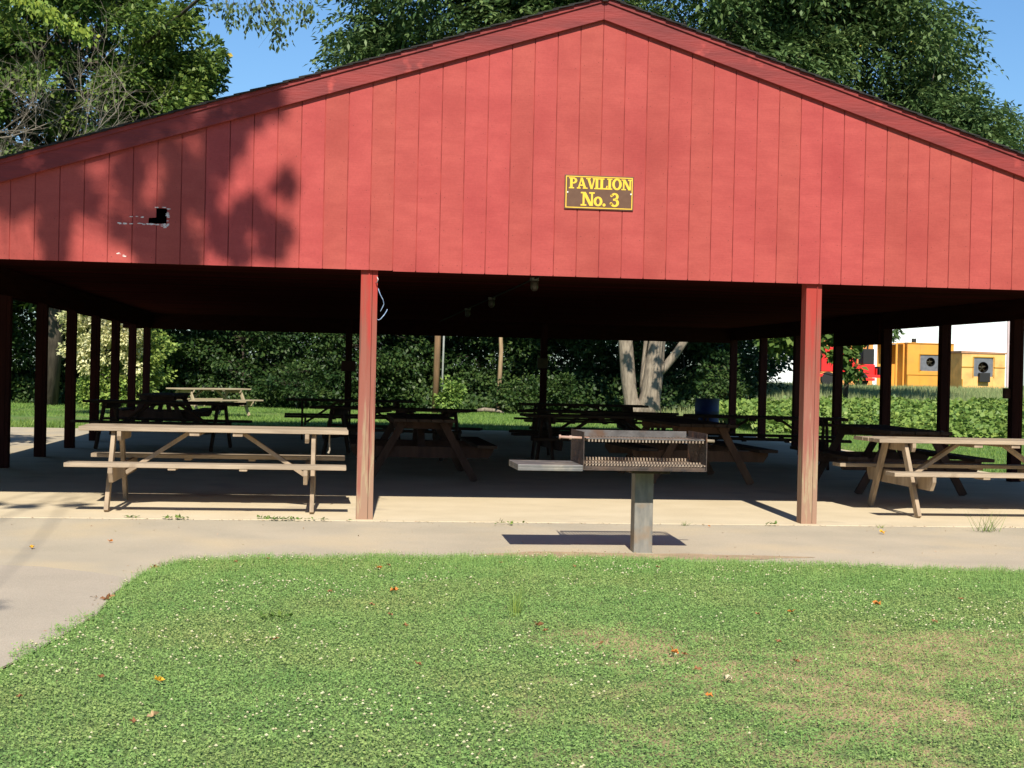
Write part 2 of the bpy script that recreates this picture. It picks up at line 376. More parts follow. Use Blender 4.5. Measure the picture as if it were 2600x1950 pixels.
for s in (-1, 1):
    xe = XC+s*6.97
    mb.prism([(XC+.001*s, ZP+.013), (xe, ZP-SL*6.97+.013), (xe, ZP-SL*6.97-.03), (XC+.001*s, ZP-.04)], 'y', D-.002 + .001, 34.5)
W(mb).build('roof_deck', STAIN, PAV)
# ceiling boards, header beams, rafter tails, posts
mb = MB()
y_ = D+.12
while y_ < 34.2:
    mb.box(XC-6.9, XC+6.9, y_+.002, y_+.138, 2.452, 2.468); y_ += .14
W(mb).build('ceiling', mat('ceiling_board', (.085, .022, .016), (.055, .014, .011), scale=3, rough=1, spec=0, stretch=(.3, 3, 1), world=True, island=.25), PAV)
BX = 6.61; XROW = (2.56-BX, 2.56+BX); YB = 33.55
mb = MB()
mb.box(XC-6.9, XC+6.9, D+.018, D+.058, HB+.02, 2.45)           # front header behind the siding
mb.box(XC-6.9, XC+6.9, D+.150, D+.190, HB+.02, 2.45)
mb.box(XC-6.9, XC+6.9, YB+.02, YB+.20, HB-.055, 2.45)
for xr, dz in zip(XROW, (.05, 0)): mb.box(xr-.095, xr-.055, D+.19, YB+.019, HB-dz, 2.45); mb.box(xr+.055, xr+.095, D+.19, YB+.019, HB-dz, 2.45)
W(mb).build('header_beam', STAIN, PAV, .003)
W(MB().box(XROW[1]-.135, XROW[1]-.0952, 24.05, 26.3, 1.93, 2.40)).build('side_board', STAIN, PAV, .003)
# back gable
mb = MB().prism([(XL+.3, 2.45), (XR-.3, 2.45), (XC, ZP-.06)], 'y', 34.36, 34.38)
W(mb).build('back_gable', REDB, PAV)
POSTM = bpy.data.materials.new('weathered_red_post'); POSTM.use_nodes = True
def post_mat():
    t = POSTM.node_tree; N = t.nodes; L = t.links; b = N['Principled BSDF']; b.inputs['Roughness'].default_value = .85; b.inputs['Specular IOR Level'].default_value = .2
    g = N.new('ShaderNodeNewGeometry'); sp = N.new('ShaderNodeSeparateXYZ'); L.new(g.outputs['Position'], sp.inputs[0])
    mp = N.new('ShaderNodeMapping'); mp.inputs['Scale'].default_value = (14, 14, .9); L.new(g.outputs['Position'], mp.inputs[0])
    n = N.new('ShaderNodeTexNoise'); n.inputs['Scale'].default_value = 1.6; n.inputs['Detail'].default_value = 8; n.inputs['Roughness'].default_value = .6; L.new(mp.outputs[0], n.inputs[0])
    # paint is worn thinner low on the post, where people and rain reach it
    mr = N.new('ShaderNodeMapRange'); mr.inputs[1].default_value = 0; mr.inputs[2].default_value = 2.1; mr.inputs[3].default_value = .62; mr.inputs[4].default_value = -.22; L.new(sp.outputs[2], mr.inputs[0])
    ad = N.new('ShaderNodeMath'); L.new(mr.outputs[0], ad.inputs[0]); L.new(n.outputs[0], ad.inputs[1])
    cr = N.new('ShaderNodeValToRGB'); L.new(ad.outputs[0], cr.inputs[0]); e = cr.color_ramp.elements
    e[0].position = .30; e[0].color = (.36, .048, .038, 1); e[1].position = 1.10; e[1].color = (.36, .28, .175, 1)
    q = e.new(.55); q.color = (.265, .083, .06, 1); q = e.new(.82); q.color = (.285, .115, .085, 1); q = e.new(1.0); q.color = (.31, .19, .13, 1)
    # thin dark checks in the grain
    mp2 = N.new('ShaderNodeMapping'); mp2.inputs['Scale'].default_value = (30, 30, .55); L.new(g.outputs['Position'], mp2.inputs[0])
    n2 = N.new('ShaderNodeTexNoise'); n2.inputs['Scale'].default_value = 1.3; n2.inputs['Detail'].default_value = 5; L.new(mp2.outputs[0], n2.inputs[0])
    r2 = N.new('ShaderNodeMapRange'); r2.inputs[1].default_value = .30; r2.inputs[2].default_value = .37; L.new(n2.outputs[0], r2.inputs[0])
    mx = N.new('ShaderNodeMix'); mx.data_type = 'RGBA'; mx.inputs[6].default_value = (.12, .06, .045, 1); L.new(r2.outputs[0], mx.inputs[0]); L.new(cr.outputs[0], mx.inputs[7])
    L.new(mx.outputs[2], b.inputs[0])
    bp = N.new('ShaderNodeBump'); bp.inputs['Strength'].default_value = .4; bp.inputs['Distance'].default_value = .01; L.new(n2.outputs[0], bp.inputs['Height']); L.new(bp.outputs[0], b.inputs['Normal'])
post_mat()
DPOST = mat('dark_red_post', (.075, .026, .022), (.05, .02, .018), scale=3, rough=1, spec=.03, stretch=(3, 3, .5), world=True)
def post(x, yf, m, z1=2.45, wd=.147):
    mm = MB(); mm.box(x-wd/2, x+.006+.02, yf, yf+.14, -.02, z1); mm.box(x+.0285, x+wd/2, yf+.0015, yf+.1385, -.02, z1)
    return W(mm).build('post', m, PAV, .004)
post(.309, D+.045, POSTM, HB+.2); post(4.340, D+.045, POSTM, HB+.2)
post(XROW[0], D+.045, POSTM); post(XROW[1], D+.045, POSTM)
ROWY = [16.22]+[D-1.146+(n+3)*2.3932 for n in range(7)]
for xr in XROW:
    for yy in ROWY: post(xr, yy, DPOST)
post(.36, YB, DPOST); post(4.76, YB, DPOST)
BOXM = mat('box_paint', (.12, .05, .04), (.09, .04, .03))
W(MB().box(.20, .52, YB-.09, YB-.002, 1.28, 1.52)).build('outlet_box', BOXM, PAV, .01)
W(MB().box(4.60, 4.84, YB-.08, YB-.002, 1.45, 1.68)).build('outlet_box', mat('box_tan', (.16, .12, .07), (.1, .08, .05)), PAV, .01)
W(MB().box(9.02, 9.095, 19.24, 19.34, 1.12, 1.26)).build('outlet_box', BOXM, PAV, .008)
# bare wood and old white paint round the hole in the siding
mb = MB(); ran = random.Random(5)
def scrap(x0, x1, z0, z1, n):
    for k in range(n):
        cx_ = ran.uniform(x0, x1); cz = ran.uniform(z0, z1); r0 = ran.uniform(.003, .009)
        mb.prism([(cx_+r0*ran.uniform(.6, 1.8)*math.cos(t)*1.5, cz+r0*ran.uniform(.5, 1.2)*math.sin(t)*.7) for t in np.linspace(0, 2*math.pi, 9)[:-1]], 'y', D-.0015-.0002*k*.1, D+.001)
scrap(-1.85, -1.45, 2.518, 2.530, 34); scrap(-1.48, -1.42, 2.495, 2.53, 14); scrap(-1.434, -1.425, 2.53, 2.67, 12)
scrap(-1.76, -1.60, 2.583, 2.588, 6); scrap(-1.54, -1.44, 2.668, 2.675, 6); scrap(-1.86, -1.82, 2.26, 2.28, 3); scrap(-1.80, -1.78, 2.24, 2.26, 2)
W(mb).build('peeling_paint', mat('old_white_paint', (.72, .68, .64), (.55, .45, .42), scale=40), PAV)
# jelly-jar ceiling lamps (unlit)
lamp0 = None
GLASS = mat('lamp_glass', (.09, .08, .07), (.07, .06, .05), rough=.35, spec=.5)
for y_, nm in ((17.6, 'nearest of the three small glass ceiling lamps in the pavilion'), (22.4, 'middle one of the three small glass ceiling lamps in the pavilion'), (26.4, 'farthest of the three small glass ceiling lamps in the pavilion')):
    if lamp0 is None:
        lamp0 = empty('ceiling_lamp', (2.36, y_, 2.452), 0, nm, 'ceiling lamp', 'glass lamps along the pavilion ceiling')
        MB().tube([(0, 0, 0), (0, 0, -.035)], .055, 16).build('lamp_base', mat('lamp_metal', (.25, .24, .22), rough=.5, metal=.6), lamp0, .002)
        MB().tube([(0, 0, -.035), (0, 0, -.06), (0, 0, -.12), (0, 0, -.15), (0, 0, -.16)], [.04, .047, .045, .03, .01], 16).build('glass_jar', GLASS, lamp0, 0, True)
    else:
        o = lamp0.copy(); COL.objects.link(o); o.location = (2.36, y_, 2.452); o['label'] = nm
        for ch in lamp0.children: c = ch.copy(); COL.objects.link(c); c.parent = o
# loose blue-white cord curling off the left front post
mb = MB()
mb.tube([(.388, D+.03, 2.03), (.392, D+.0, 2.01), (.405, D-.01, 1.975), (.432, D+.02, 1.93), (.44, D+.04, 1.895), (.43, D+.05, 1.87), (.41, D+.05, 1.83)], .0035, 6)
mb.tube([(.47, D+.04, 1.85), (.462, D+.03, 1.83), (.44, D+.02, 1.795), (.415, D+.02, 1.765), (.40, D+.04, 1.755), (.385, D+.06, 1.76)], .004, 6)
tag(mb.build('cord', mat('blue_white_cord', (.40, .52, .68), (.2, .3, .5), scale=30, rough=.4), smooth=True), 'loose pale blue cord curling off the left red post just under the gable', 'cord')
tag(MB().tube([(.375, D+.02, 2.13), (.384, D-.0, 2.11), (.374, D+.005, 2.08), (.366, D+.04, 2.085)], .004, 6).build('hook', mat('hook_white', (.6, .6, .6), rough=.4), smooth=True), 'small pale wire hook near the top of the left red post', 'hook')

# nail heads in the siding, and a thin conduit joining the ceiling lamps
mb = MB(); rn_ = random.Random(9)
for i in range(i0, i1):
    for dx in (.035, .165):
        z_ = HB+.05+rn_.uniform(0, .02)
        while z_ < roof_z(G0+i*S8+dx)-.28:
            if rn_.random() < .8:
                x_ = G0+i*S8+dx+rn_.uniform(-.004, .004); mb.prism([(x_+.0036*math.cos(t), z_+.0036*math.sin(t)) for t in (0, 1.05, 2.1, 3.14, 4.2, 5.25)], 'y', D-.0008, D+.002)
            z_ += .305+rn_.uniform(-.02, .02)
W(mb).build('nail_heads', mat('nail_rust', (.20, .035, .03), (.10, .03, .025), scale=60), PAV)
W(MB().tube([(2.36, D+.2, 2.44), (2.36, 33.4, 2.44)], .011, 8)).build('conduit', mat('ceiling_conduit', (.025, .02, .018), rough=.9), PAV)

# ------------------------------------------------------------------ the sign
SX, SZ, SW, SH = 2.325, 2.935, .622, .302
SIGN = empty('sign', (SX, D-.003, SZ), 0, 'brown sign with yellow border and lettering PAVILION No. 3 on the red gable', 'sign')
MB().box(-SW/2, SW/2, -.012, 0, -SH/2, SH/2).build('sign_board', mat('sign_brown', (.135, .070, .042), (.12, .06, .036), scale=20, rough=.45), SIGN, .002)
YEL = mat('sign_yellow', (.80, .52, .055), (.74, .47, .045), scale=20, rough=.5)
mb = MB(); b0, b1 = .010, .018
for x0, x1, z0, z1 in ((-SW/2+b0, SW/2-b0, SH/2-b1, SH/2-b0), (-SW/2+b0, SW/2-b0, -SH/2+b0, -SH/2+b1)): mb.box(x0, x1, -.0135, -.011, z0, z1)
for x0, x1 in ((-SW/2+b0, -SW/2+b1), (SW/2-b1, SW/2-b0)): mb.box(x0, x1, -.0135, -.011, -SH/2+b1, SH/2-b1)
mb.build('sign_border', YEL, SIGN)
LET = MB(); cnt = [0]
def lp(pts, ox, oz, s):
    cnt[0] += 1
    LET.prism([(ox+p[0]*s, oz+p[1]*s) for p in pts], 'y', -.0140-.00012*(cnt[0] % 7), -.011)
def rect(x0, x1, z0, z1): return [(x0, z0), (x1, z0), (x1, z1), (x0, z1)]
def ring(cx_, cz, ro, rz, ri, riz, a0, a1, ox, oz, s, n=22):
    for k in range(n):
        t0 = R(a0+(a1-a0)*k/n); t1 = R(a0+(a1-a0)*(k+1)/n)
        q = [(cx_+ro*math.cos(t0), cz+rz*math.sin(t0)), (cx_+ro*math.cos(t1), cz+rz*math.sin(t1)), (cx_+ri*math.cos(t1), cz+riz*math.sin(t1)), (cx_+ri*math.cos(t0), cz+riz*math.sin(t0))]
        LET.prism([(ox+p[0]*s, oz+p[1]*s) for p in q], 'y', -.0138, -.011)
# letters one unit high, with slab serifs
def L_P(ox, oz, s):
    lp(rect(.10, .34, 0, 1), ox, oz, s); lp(rect(0, .48, 0, .11), ox, oz, s); lp(rect(0, .14, .89, 1), ox, oz, s)
    ring(.40, .72, .36, .28, .14, .15, -90, 90, ox, oz, s); lp(rect(.30, .41, .87, 1), ox, oz, s); lp(rect(.30, .41, .44, .57), ox, oz, s)
def L_A(ox, oz, s):
    lp([(.30, 1), (.52, 1), (.88, 0), (.64, 0)], ox, oz, s); lp([(.36, 1), (.46, 1), (.22, 0), (.08, 0)], ox, oz, s)
    lp(rect(.24, .66, .26, .38), ox, oz, s); lp(rect(0, .34, 0, .11), ox, oz, s); lp(rect(.54, .98, 0, .11), ox, oz, s)
def L_V(ox, oz, s):
    lp([(.08, 1), (.32, 1), (.62, 0), (.42, 0)], ox, oz, s); lp([(.70, 1), (.84, 1), (.60, 0), (.48, 0)], ox, oz, s)
    lp(rect(0, .42, .89, 1), ox, oz, s); lp(rect(.60, .94, .89, 1), ox, oz, s)
def L_I(ox, oz, s):
    lp(rect(.12, .36, 0, 1), ox, oz, s); lp(rect(0, .48, 0, .11), ox, oz, s); lp(rect(0, .48, .89, 1), ox, oz, s)
def L_L(ox, oz, s):
    lp(rect(.12, .36, 0, 1), ox, oz, s); lp(rect(0, .74, 0, .12), ox, oz, s); lp(rect(0, .48, .89, 1), ox, oz, s); lp([(.60, .05), (.74, .05), (.78, .34), (.68, .34)], ox, oz, s)
def L_O(ox, oz, s, r=.44, h=.53): ring(r, h-.02 if h > .5 else h, r, h, r*.46, h*.70, 0, 360, ox, oz, s, 32)
def L_N(ox, oz, s):
    lp(rect(.14, .28, 0, 1), ox, oz, s); lp(rect(.76, .90, 0, 1), ox, oz, s); lp([(.10, 1), (.36, 1), (.90, 0), (.66, 0)], ox, oz, s)
    lp(rect(0, .20, .89, 1), ox, oz, s); lp(rect(0, .42, 0, .11), ox, oz, s); lp(rect(.62, 1.02, .89, 1), ox, oz, s)
zl, s1 = .030, .098
for fn, ox in ((L_P, -.274), (L_A, -.202), (L_V, -.120), (L_I, -.046), (L_L, -.002), (L_I, .070), (L_O, .116), (L_N, .200)): fn(ox, zl, s1*.97 if fn is L_N else s1)
zl, s2 = -.120, .122
L_N(-.165, zl, s2); ring(-.009, zl+.042, .040, .043, .016, .028, 0, 360, 0, 0, 1, 28)
ring(.046, zl+.012, .014, .014, .0003, .0003, 0, 360, 0, 0, 1, 14)
ring(.141, zl+.090, .035, .032, .012, .016, -88, 165, 0, 0, 1); ring(.141, zl+.034, .040, .037, .016, .019, -170, 90, 0, 0, 1)
ring(.112, zl+.096, .011, .011, .0003, .0003, 0, 360, 0, 0, 1, 12); ring(.109, zl+.027, .012, .012, .0003, .0003, 0, 360, 0, 0, 1, 12)
lp([(.126, .054+zl), (.150, .054+zl), (.150, .071+zl), (.126, .071+zl)], 0, 0, 1)
LET.build('sign_lettering', YEL, SIGN)
mb = MB()
for x_ in (-SW/2+.027, SW/2-.024): mb.tube([(x_, -.011, -.004), (x_, -.016, -.004)], .0075, 12)
mb.build('screw', mat('screw_zinc', (.8, .78, .75), rough=.35, metal=.3), SIGN)

# ------------------------------------------------------------------ picnic tables
WOOD = mat('weathered_wood', (.41, .325, .235), (.30, .235, .17), scale=2.2, rough=.85, stretch=(1, 7, 7), bump=.3, bscale=7, c3=(.20, .145, .10), s3=4, lo3=.62, hi3=.72, detail=8)
WOOD2 = mat('weathered_wood_leg', (.39, .30, .21), (.27, .205, .145), scale=2.2, rough=.85, stretch=(6, 6, 1), bump=.3, bscale=7, detail=8)
SHADE_WOOD = mat('shaded_table_wood', (.10, .068, .05), (.07, .048, .036), scale=2.2, rough=1, spec=.03, stretch=(1, 7, 7), bump=.3)  # table wood and legs, with the shade under the roof put into the colour
SHADE_LEG = mat('shaded_table_leg', (.11, .06, .042), (.075, .042, .03), scale=2.2, rough=.85, stretch=(6, 6, 1), bump=.3)
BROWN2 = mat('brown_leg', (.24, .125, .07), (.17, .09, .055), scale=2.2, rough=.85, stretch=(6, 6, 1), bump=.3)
TG = 'picnic tables in and around the pavilion'
def make_table(loc, rz, label, mt=WOOD, ml=WOOD2, bev=.004, legx=.885, seed=1):
    T_ = empty('picnic_table', loc, R(rz), label, 'picnic table', TG); rn = random.Random(seed); j = lambda a: rn.uniform(-a, a)
    mb = MB()
    for k in range(5):
        yc = (k-2)*.1465; mb.box(-1.215+j(.010), 1.215+j(.010), yc-.070, yc+.070, .712+j(.0015), .750+j(.0015))
    mb.build('tabletop', mt, T_, bev)
    for s in (-1, 1):
        e = j(.01)
        MB().box(-1.235+e, 1.215+e, s*.745-.118, s*.745+.118, .412, .450).build('bench', mt, T_, bev)
    for sx in (-1, 1):
        x_ = sx*legx
        for sy in (-1, 1):   # splayed two-by-four leg outside the cross bars
            MB().bar((x_+sx*.020, sy*.235, .710), (x_+sx*.020, sy*.635, .0), .038, .090, (1, 0, 0)).build('leg', ml, T_, bev)
        zt, zb_ = .411, .275
        MB().prism([(-.86, zt), (.86, zt), (.86, zt-.05), (.80, zb_), (-.80, zb_), (-.86, zt-.05)], 'x', x_-sx*.039-.019, x_-sx*.039+.0185-.0).build('bench_support', ml, T_, bev)
        MB().prism([(-.36, .711), (.36, .711), (.36, .665), (.33, .622), (-.33, .622), (-.36, .665)], 'x', x_-sx*.039-.019, x_-sx*.039+.0185).build('top_cleat', ml, T_, bev)
        MB().bar((sx*.24, 0, .700), (sx*(legx-.062), 0, .310), .088, .038, (0, 1, 0)).build('brace', ml, T_, bev)
    mb = MB()
    for x_ in (-.175, .215): mb.box(x_-.045, x_+.045, -.345, .345, .675, .711)
    mb.build('batten', ml, T_, bev)
    mb = MB()
    for s in (-1, 1):
        for x_ in (-.32, .30): mb.box(x_-.035, x_+.035, s*.745-.112, s*.745+.112, .392, .4115)
    mb.build('bench_batten', ml, T_, bev)
    return T_
T0 = make_table((-1.062, 14.27, 0), 0, 'sunlit grey-brown picnic table at the left front of the pavilion, left of the red post', seed=2)
TDARK = make_table((1.10, 18.85, 0), 90, 'dark picnic table standing end-on in the shade behind the left red post', SHADE_WOOD, SHADE_LEG, seed=3)
def copy_tree(o, parent=None):
    c = o.copy(); COL.objects.link(c)
    if parent: c.parent = parent
    for ch in list(o.children): copy_tree(ch, c)
    return c
def table_copy(src, loc, rz, label, scale=1):
    c = copy_tree(src); c.location = loc; c.rotation_euler = (0, 0, R(rz)); c['label'] = label; return c
table_copy(T0, (6.55, 14.52, 0), 0.6, 'sunlit grey-brown picnic table at the right front, cut off by the frame')
make_table((4.52, 18.90, 0), 91, 'reddish brown picnic table standing end-on in the shade behind the grill', SHADE_WOOD, BROWN2, seed=4)
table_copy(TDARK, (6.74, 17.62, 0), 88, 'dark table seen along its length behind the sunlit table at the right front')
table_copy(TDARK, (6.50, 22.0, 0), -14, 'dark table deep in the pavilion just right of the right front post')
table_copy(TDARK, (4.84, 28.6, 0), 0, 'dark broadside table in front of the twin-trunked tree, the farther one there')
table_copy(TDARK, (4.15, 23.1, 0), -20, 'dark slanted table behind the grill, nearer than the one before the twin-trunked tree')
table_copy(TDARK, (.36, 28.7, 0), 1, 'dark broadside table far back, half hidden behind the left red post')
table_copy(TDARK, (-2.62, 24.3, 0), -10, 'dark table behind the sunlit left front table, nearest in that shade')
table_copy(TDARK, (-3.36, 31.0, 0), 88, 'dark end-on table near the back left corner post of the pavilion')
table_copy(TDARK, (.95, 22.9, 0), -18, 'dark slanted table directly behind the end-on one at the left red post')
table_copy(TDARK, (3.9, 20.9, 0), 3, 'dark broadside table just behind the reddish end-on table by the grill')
FARW = mat('far_table_wood', (.44, .36, .23), (.36, .29, .19), scale=2, rough=.85, stretch=(1, 6, 6))
make_table((-3.35, 42.0, -.02), 46, 'pale sunlit picnic table out on the grass behind the pavilion', FARW, FARW, seed=6)
# a strip of loose bark hanging under the left table, and scraps of paper under the right one
tag(MB().tube([(-.01+.0, 14.06, .71), (-.012, 14.06, .62), (-.006, 14.06, .56), (-.020, 14.06, .53)], [.006, .008, .007, .012], 6).build('hanging_strap', mat('strap', (.30, .26, .2), rough=.9)), 'thin frayed strap hanging under the right end of the sunlit left table', 'strap')

# ------------------------------------------------------------------ park grill
GX0, GX1, GY0, GY1, GZ0 = 1.872, 2.800, 10.97, 11.56, .630
GR = empty('park_grill', (2.41, 11.30, -.05), 0, 'rusty steel park grill on a square post with a side shelf, beside the lawn', 'grill')
def WG(m_): m_.v = [(v[0]-2.41, v[1]-11.30, v[2]+.05) for v in m_.v]; return m_
IRON = mat('grey_iron', (.15, .14, .135), (.085, .078, .075), scale=7, rough=.55, metal=.35, bump=.2, c3=(.13, .08, .055), s3=6, lo3=.56, hi3=.68, world=True)
RUST = mat('rusty_steel', (.115, .078, .06), (.06, .047, .042), scale=12, rough=.8, metal=.2, bump=.4, world=True, c3=(.30, .15, .08), s3=9, lo3=.6, hi3=.72)
PALE = mat('sunlit_pale_bars', (.42, .34, .26), (.26, .19, .14), scale=16, rough=.8, metal=.1, world=True)  # pale bars; sunlight on their ends is put into the colour
POSTG = mat('grill_post_steel', (.28, .26, .225), (.185, .18, .165), scale=9, rough=.6, metal=.25, bump=.15, world=True, stretch=(2, 2, .7), c3=(.27, .19, .12), s3=5.5, lo3=.54, hi3=.72)
mb = MB().box(2.325, 2.470, 11.275, 11.420, -.30, .575); WG(mb).build('post', POSTG, GR, .006)
mb = MB().box(2.26, 2.56, 11.10, 11.50, .575, .602); WG(mb).build('mounting_plate', RUST, GR, .003)
mb = MB().box(GX0, GX1, GY0, GY1, .603, .612)
mb.box(GX0+.004, GX1-.004, GY0, GY0+.008, .612, .634); mb.box(GX0+.004, GX1-.004, GY1-.008, GY1, .612, .640)
WG(mb).build('firebox_floor', RUST, GR, .002)
def side(x0, x1, nm):
    mm = MB(); z0, z1 = .606, .888; Y0, Y1 = GY0, GY1
    # plate as a grid with four rows of punched holes
    holes = [(Y0+.075+.11*i, .67+.062*k) for i in range(5) for k in range(3)]
    ys = sorted({Y0, Y1} | {h[0]-.011 for h in holes} | {h[0]+.011 for h in holes}); zs = sorted({z0, z1} | {h[1]-.009 for h in holes} | {h[1]+.009 for h in holes})
    for a in range(len(ys)-1):
        for b in range(len(zs)-1):
            cy, cz = (ys[a]+ys[a+1])/2, (zs[b]+zs[b+1])/2
            if any(abs(cy-h[0]) < .006 and abs(cz-h[1]) < .005 for h in holes): continue
            mm.box(x0, x1, ys[a], ys[a+1], zs[b], zs[b+1])
    import bmesh
    o = WG(mm).build(nm, RUST, GR)
    bm = bmesh.new(); bm.from_mesh(o.data); bmesh.ops.remove_doubles(bm, verts=bm.verts, dist=1e-4)
    dead = [f for f in bm.faces if sum(1 for g in bm.faces if g is not f and (g.calc_center_median()-f.calc_center_median()).length < 1e-5)] if len(bm.faces) < 900 else []
    bmesh.ops.delete(bm, geom=dead, context='FACES'); bmesh.ops.recalc_face_normals(bm, faces=bm.faces); bm.to_mesh(o.data); bm.free()
    return o
side(GX0-.006, GX0, 'side_plate'); side(GX1, GX1+.006, 'side_plate')
mb = MB()
for i in range(39):      # fire grate lying on the floor: slanted flat bars
    x_ = GX0+.018+i*.0236
    mb.box(x_, x_+.0115, GY0+.012, GY1-.012, .640, .650); mb.box(x_, x_+.0115, GY1-.05, GY1-.012, .6505, .672); mb.box(x_, x_+.0115, GY0+.16, GY0+.18, .6505, .662)
for y_ in (GY0+.10, GY0+.24, GY0+.38): mb.box(GX0+.01, GX1-.01, y_, y_+.012, .632, .6398)
WG(mb).build('fire_grate', PALE, GR)
CG = empty('cooking_grate', (0, 0, 0)); CG.parent = GR
mb = MB(); zc = .838
for i in range(35):
    x_ = GX0+.030+i*.0255
    mb.box(x_, x_+.0105, GY0+.006, GY1-.028, zc-.022, zc-.004)
o = WG(mb).build('grate_bars', PALE, CG)
mb = MB().box(GX0+.012, GX1-.012, GY0+.004, GY0+.030, zc-.003, zc+.006)
mb.box(GX0+.020, GX1-.020, GY1-.026, GY1-.016, zc-.004, zc+.045)
mb.box(GX0+.012, GX0+.024, GY0+.03, GY1-.026, zc-.003, zc+.006); mb.box(GX1-.024, GX1-.012, GY0+.03, GY1-.026, zc-.003, zc+.006)
WG(mb).build('grate_frame', IRON, CG, .0015)
mb = MB().tube([(GX0-.17, GY0+.09, zc+.006), (GX0+.05, GY0+.09, zc-.001)], .011, 10); mb.tube([(GX0-.178, GY0+.09, zc+.007), (GX0-.165, GY0+.09, zc+.006)], .017, 10); mb.tube([(GX0-.10, GY0+.09, zc+.003), (GX0-.08, GY0+.09, zc+.002)], .016, 10)
o = WG(mb).build('handle', mat('rust_red_handle', (.42, .30, .24), (.40, .17, .10), scale=9, rough=.7, world=True), CG, 0, True)
mb = MB().tube([(GX1-.02, GY0+.10, zc-.003), (GX1+.085, GY0+.10, zc-.008)], .012, 10)
WG(mb).build('handle', mat('old_handle', (.30, .25, .18), (.2, .15, .1), scale=9, rough=.7, world=True), CG, 0, True)
mb = MB().box(1.378, GX0-.007, GY0-.004, GY1-.02, .618, .640); mb.box(1.378, GX0-.007, GY0-.004, GY0+.006, .595, .6179); mb.box(1.378, 1.386, GY0+.0061, GY1-.03, .595, .6179); mb.box(1.378, GX0-.007, GY1-.03, GY1-.02, .595, .6179)
WG(mb).build('side_shelf', mat('shelf_iron', (.20, .19, .185), (.13, .125, .125), scale=6, rough=.5, metal=.3, bump=.15, world=True, c3=(.28, .25, .21), s3=5), GR, .003)

# ------------------------------------------------------------------ trees
def clump_tree(name, base, lean_top, trunk_r, ells, n_cl, per, size, label, cat='tree', leafmat=LEAF_A, bark=BARK_D, seed=0, group=None,
               pinnate=True, skip=None, cl_r=(.55, 1.0), inner=.55, extra_cl=None, limb_r=.05, trunk_pts=None, yellow=0, droop=.25, flat=.6, keep_trunk=True, lw=.75):
    """tapered trunk and limbs, and a crown of many leaves gathered in clumps. ells: (cx,cy,cz,rx,ry,rz,weight)"""
    rg = np.random.default_rng(seed); T_ = empty(name, base, 0, label, cat, group); B = np.array(base, float)
    wts = np.array([e[6] for e in ells], float); wts /= wts.sum(); C = []
    while len(C) < n_cl:
        e = ells[rg.choice(len(ells), p=wts)]; v = unit(rg.normal(0, 1, 3)); r_ = rg.uniform(inner, 1)**.7
        p = np.array(e[:3])+v*np.array(e[3:6])*r_
        if p[2] < .25: continue
        if skip and skip(p): continue
        C.append(p)
    C = np.array(C+(list(extra_cl) if extra_cl is not None else []))
    R_ = rg.uniform(*cl_r, len(C))
    if extra_cl is not None and len(extra_cl): R_[-len(extra_cl):] *= .3
    # leaves
    m = per; ctr = np.repeat(C, m, 0); rad = np.repeat(R_, m)[:, None]
    u = unit(rg.normal(0, 1, (len(ctr), 3))); rr_ = rg.uniform(.15, 1, (len(ctr), 1))**.6
    off = u*rr_*rad*np.array([1, 1, flat]); P_ = ctr+off
    cen = np.array([np.average([e[a] for e in ells], weights=wts) for a in range(3)])
    outw = unit(unit(P_-cen)*.6+u)
    if skip:
        ok = np.array([not skip(p) for p in P_]); P_, outw = P_[ok], outw[ok]
    n = len(P_); dirn = outw+np.array([0, 0, -droop])+rg.normal(0, .4, (n, 3))
    if pinnate: V = fronds(rg, P_, dirn, rg.uniform(.8, 1.2, n)*size*3.4, size)
    else: V = leaves(P_, dirn, outw*.5+np.array([0, 0, .8])+rg.normal(0, .45, (n, 3)), rg.uniform(.7, 1.25, n)*size, rg.uniform(.7, 1.25, n)*size*lw)
    V = V-B
    poly_mesh('crown', V, 4, leafmat, T_)
    if yellow:
        i = rg.choice(n, yellow, replace=False); q = P_[i]+outw[i]*.12
        poly_mesh('yellow_leaves', leaves(q, rg.normal(0, 1, (yellow, 3)), rg.normal(0, 1, (yellow, 3))+np.array([0, -1., .5]), np.full(yellow, size*1.1), np.full(yellow, size*.8))-B, 4, YLEAF, T_)
    # trunk and limbs
    mb = MB()
    tp = trunk_pts or [[(0, 0, -.1), tuple((np.array(lean_top)-B)*.33+np.array([.1, 0, 0])), tuple((np.array(lean_top)-B)*.66), tuple(np.array(lean_top)-B)]]
    for pts_ in tp:
        rs = np.linspace(1, .3, len(pts_))*(pts_[0][3] if len(pts_[0]) > 3 else trunk_r)
        if len(pts_[0]) > 3: rs = [p[3] for p in pts_]
        mb.tube([p[:3] for p in pts_], rs, 14)
    mb.build('trunk', bark, T_, 0, True)
    mb = MB(); lp_ = [np.array(q[:3])+B for pts_ in tp for q in pts_[1:]]
    idx = rg.permutation(len(C))[:min(len(C), 90)]
    if extra_cl is not None: idx = np.concatenate([idx, np.arange(len(C)-len(extra_cl), len(C))])
    for i in idx:
        c = C[i]; d_ = [np.linalg.norm(c-q)+max(0, q[2]-c[2])*.8 for q in lp_]; q = lp_[int(np.argmin(d_))]
        mid = (q+c)/2+rg.normal(0, .08, 3)*np.linalg.norm(c-q)+np.array([0, 0, .05*np.linalg.norm(c-q)])
        pts_ = [tuple(q-B), tuple((q+mid)/2-B+rg.normal(0, .05, 3)), tuple(mid-B), tuple((mid+c)/2-B+rg.normal(0, .08, 3)), tuple(c-B)]
        l0 = limb_r*(.6+.12*np.linalg.norm(c-q)); mb.tube(pts_, [l0, l0*.8, l0*.55, l0*.35, l0*.12], 5, False)
    mb.build('limbs', bark, T_, 0, True)
    return T_

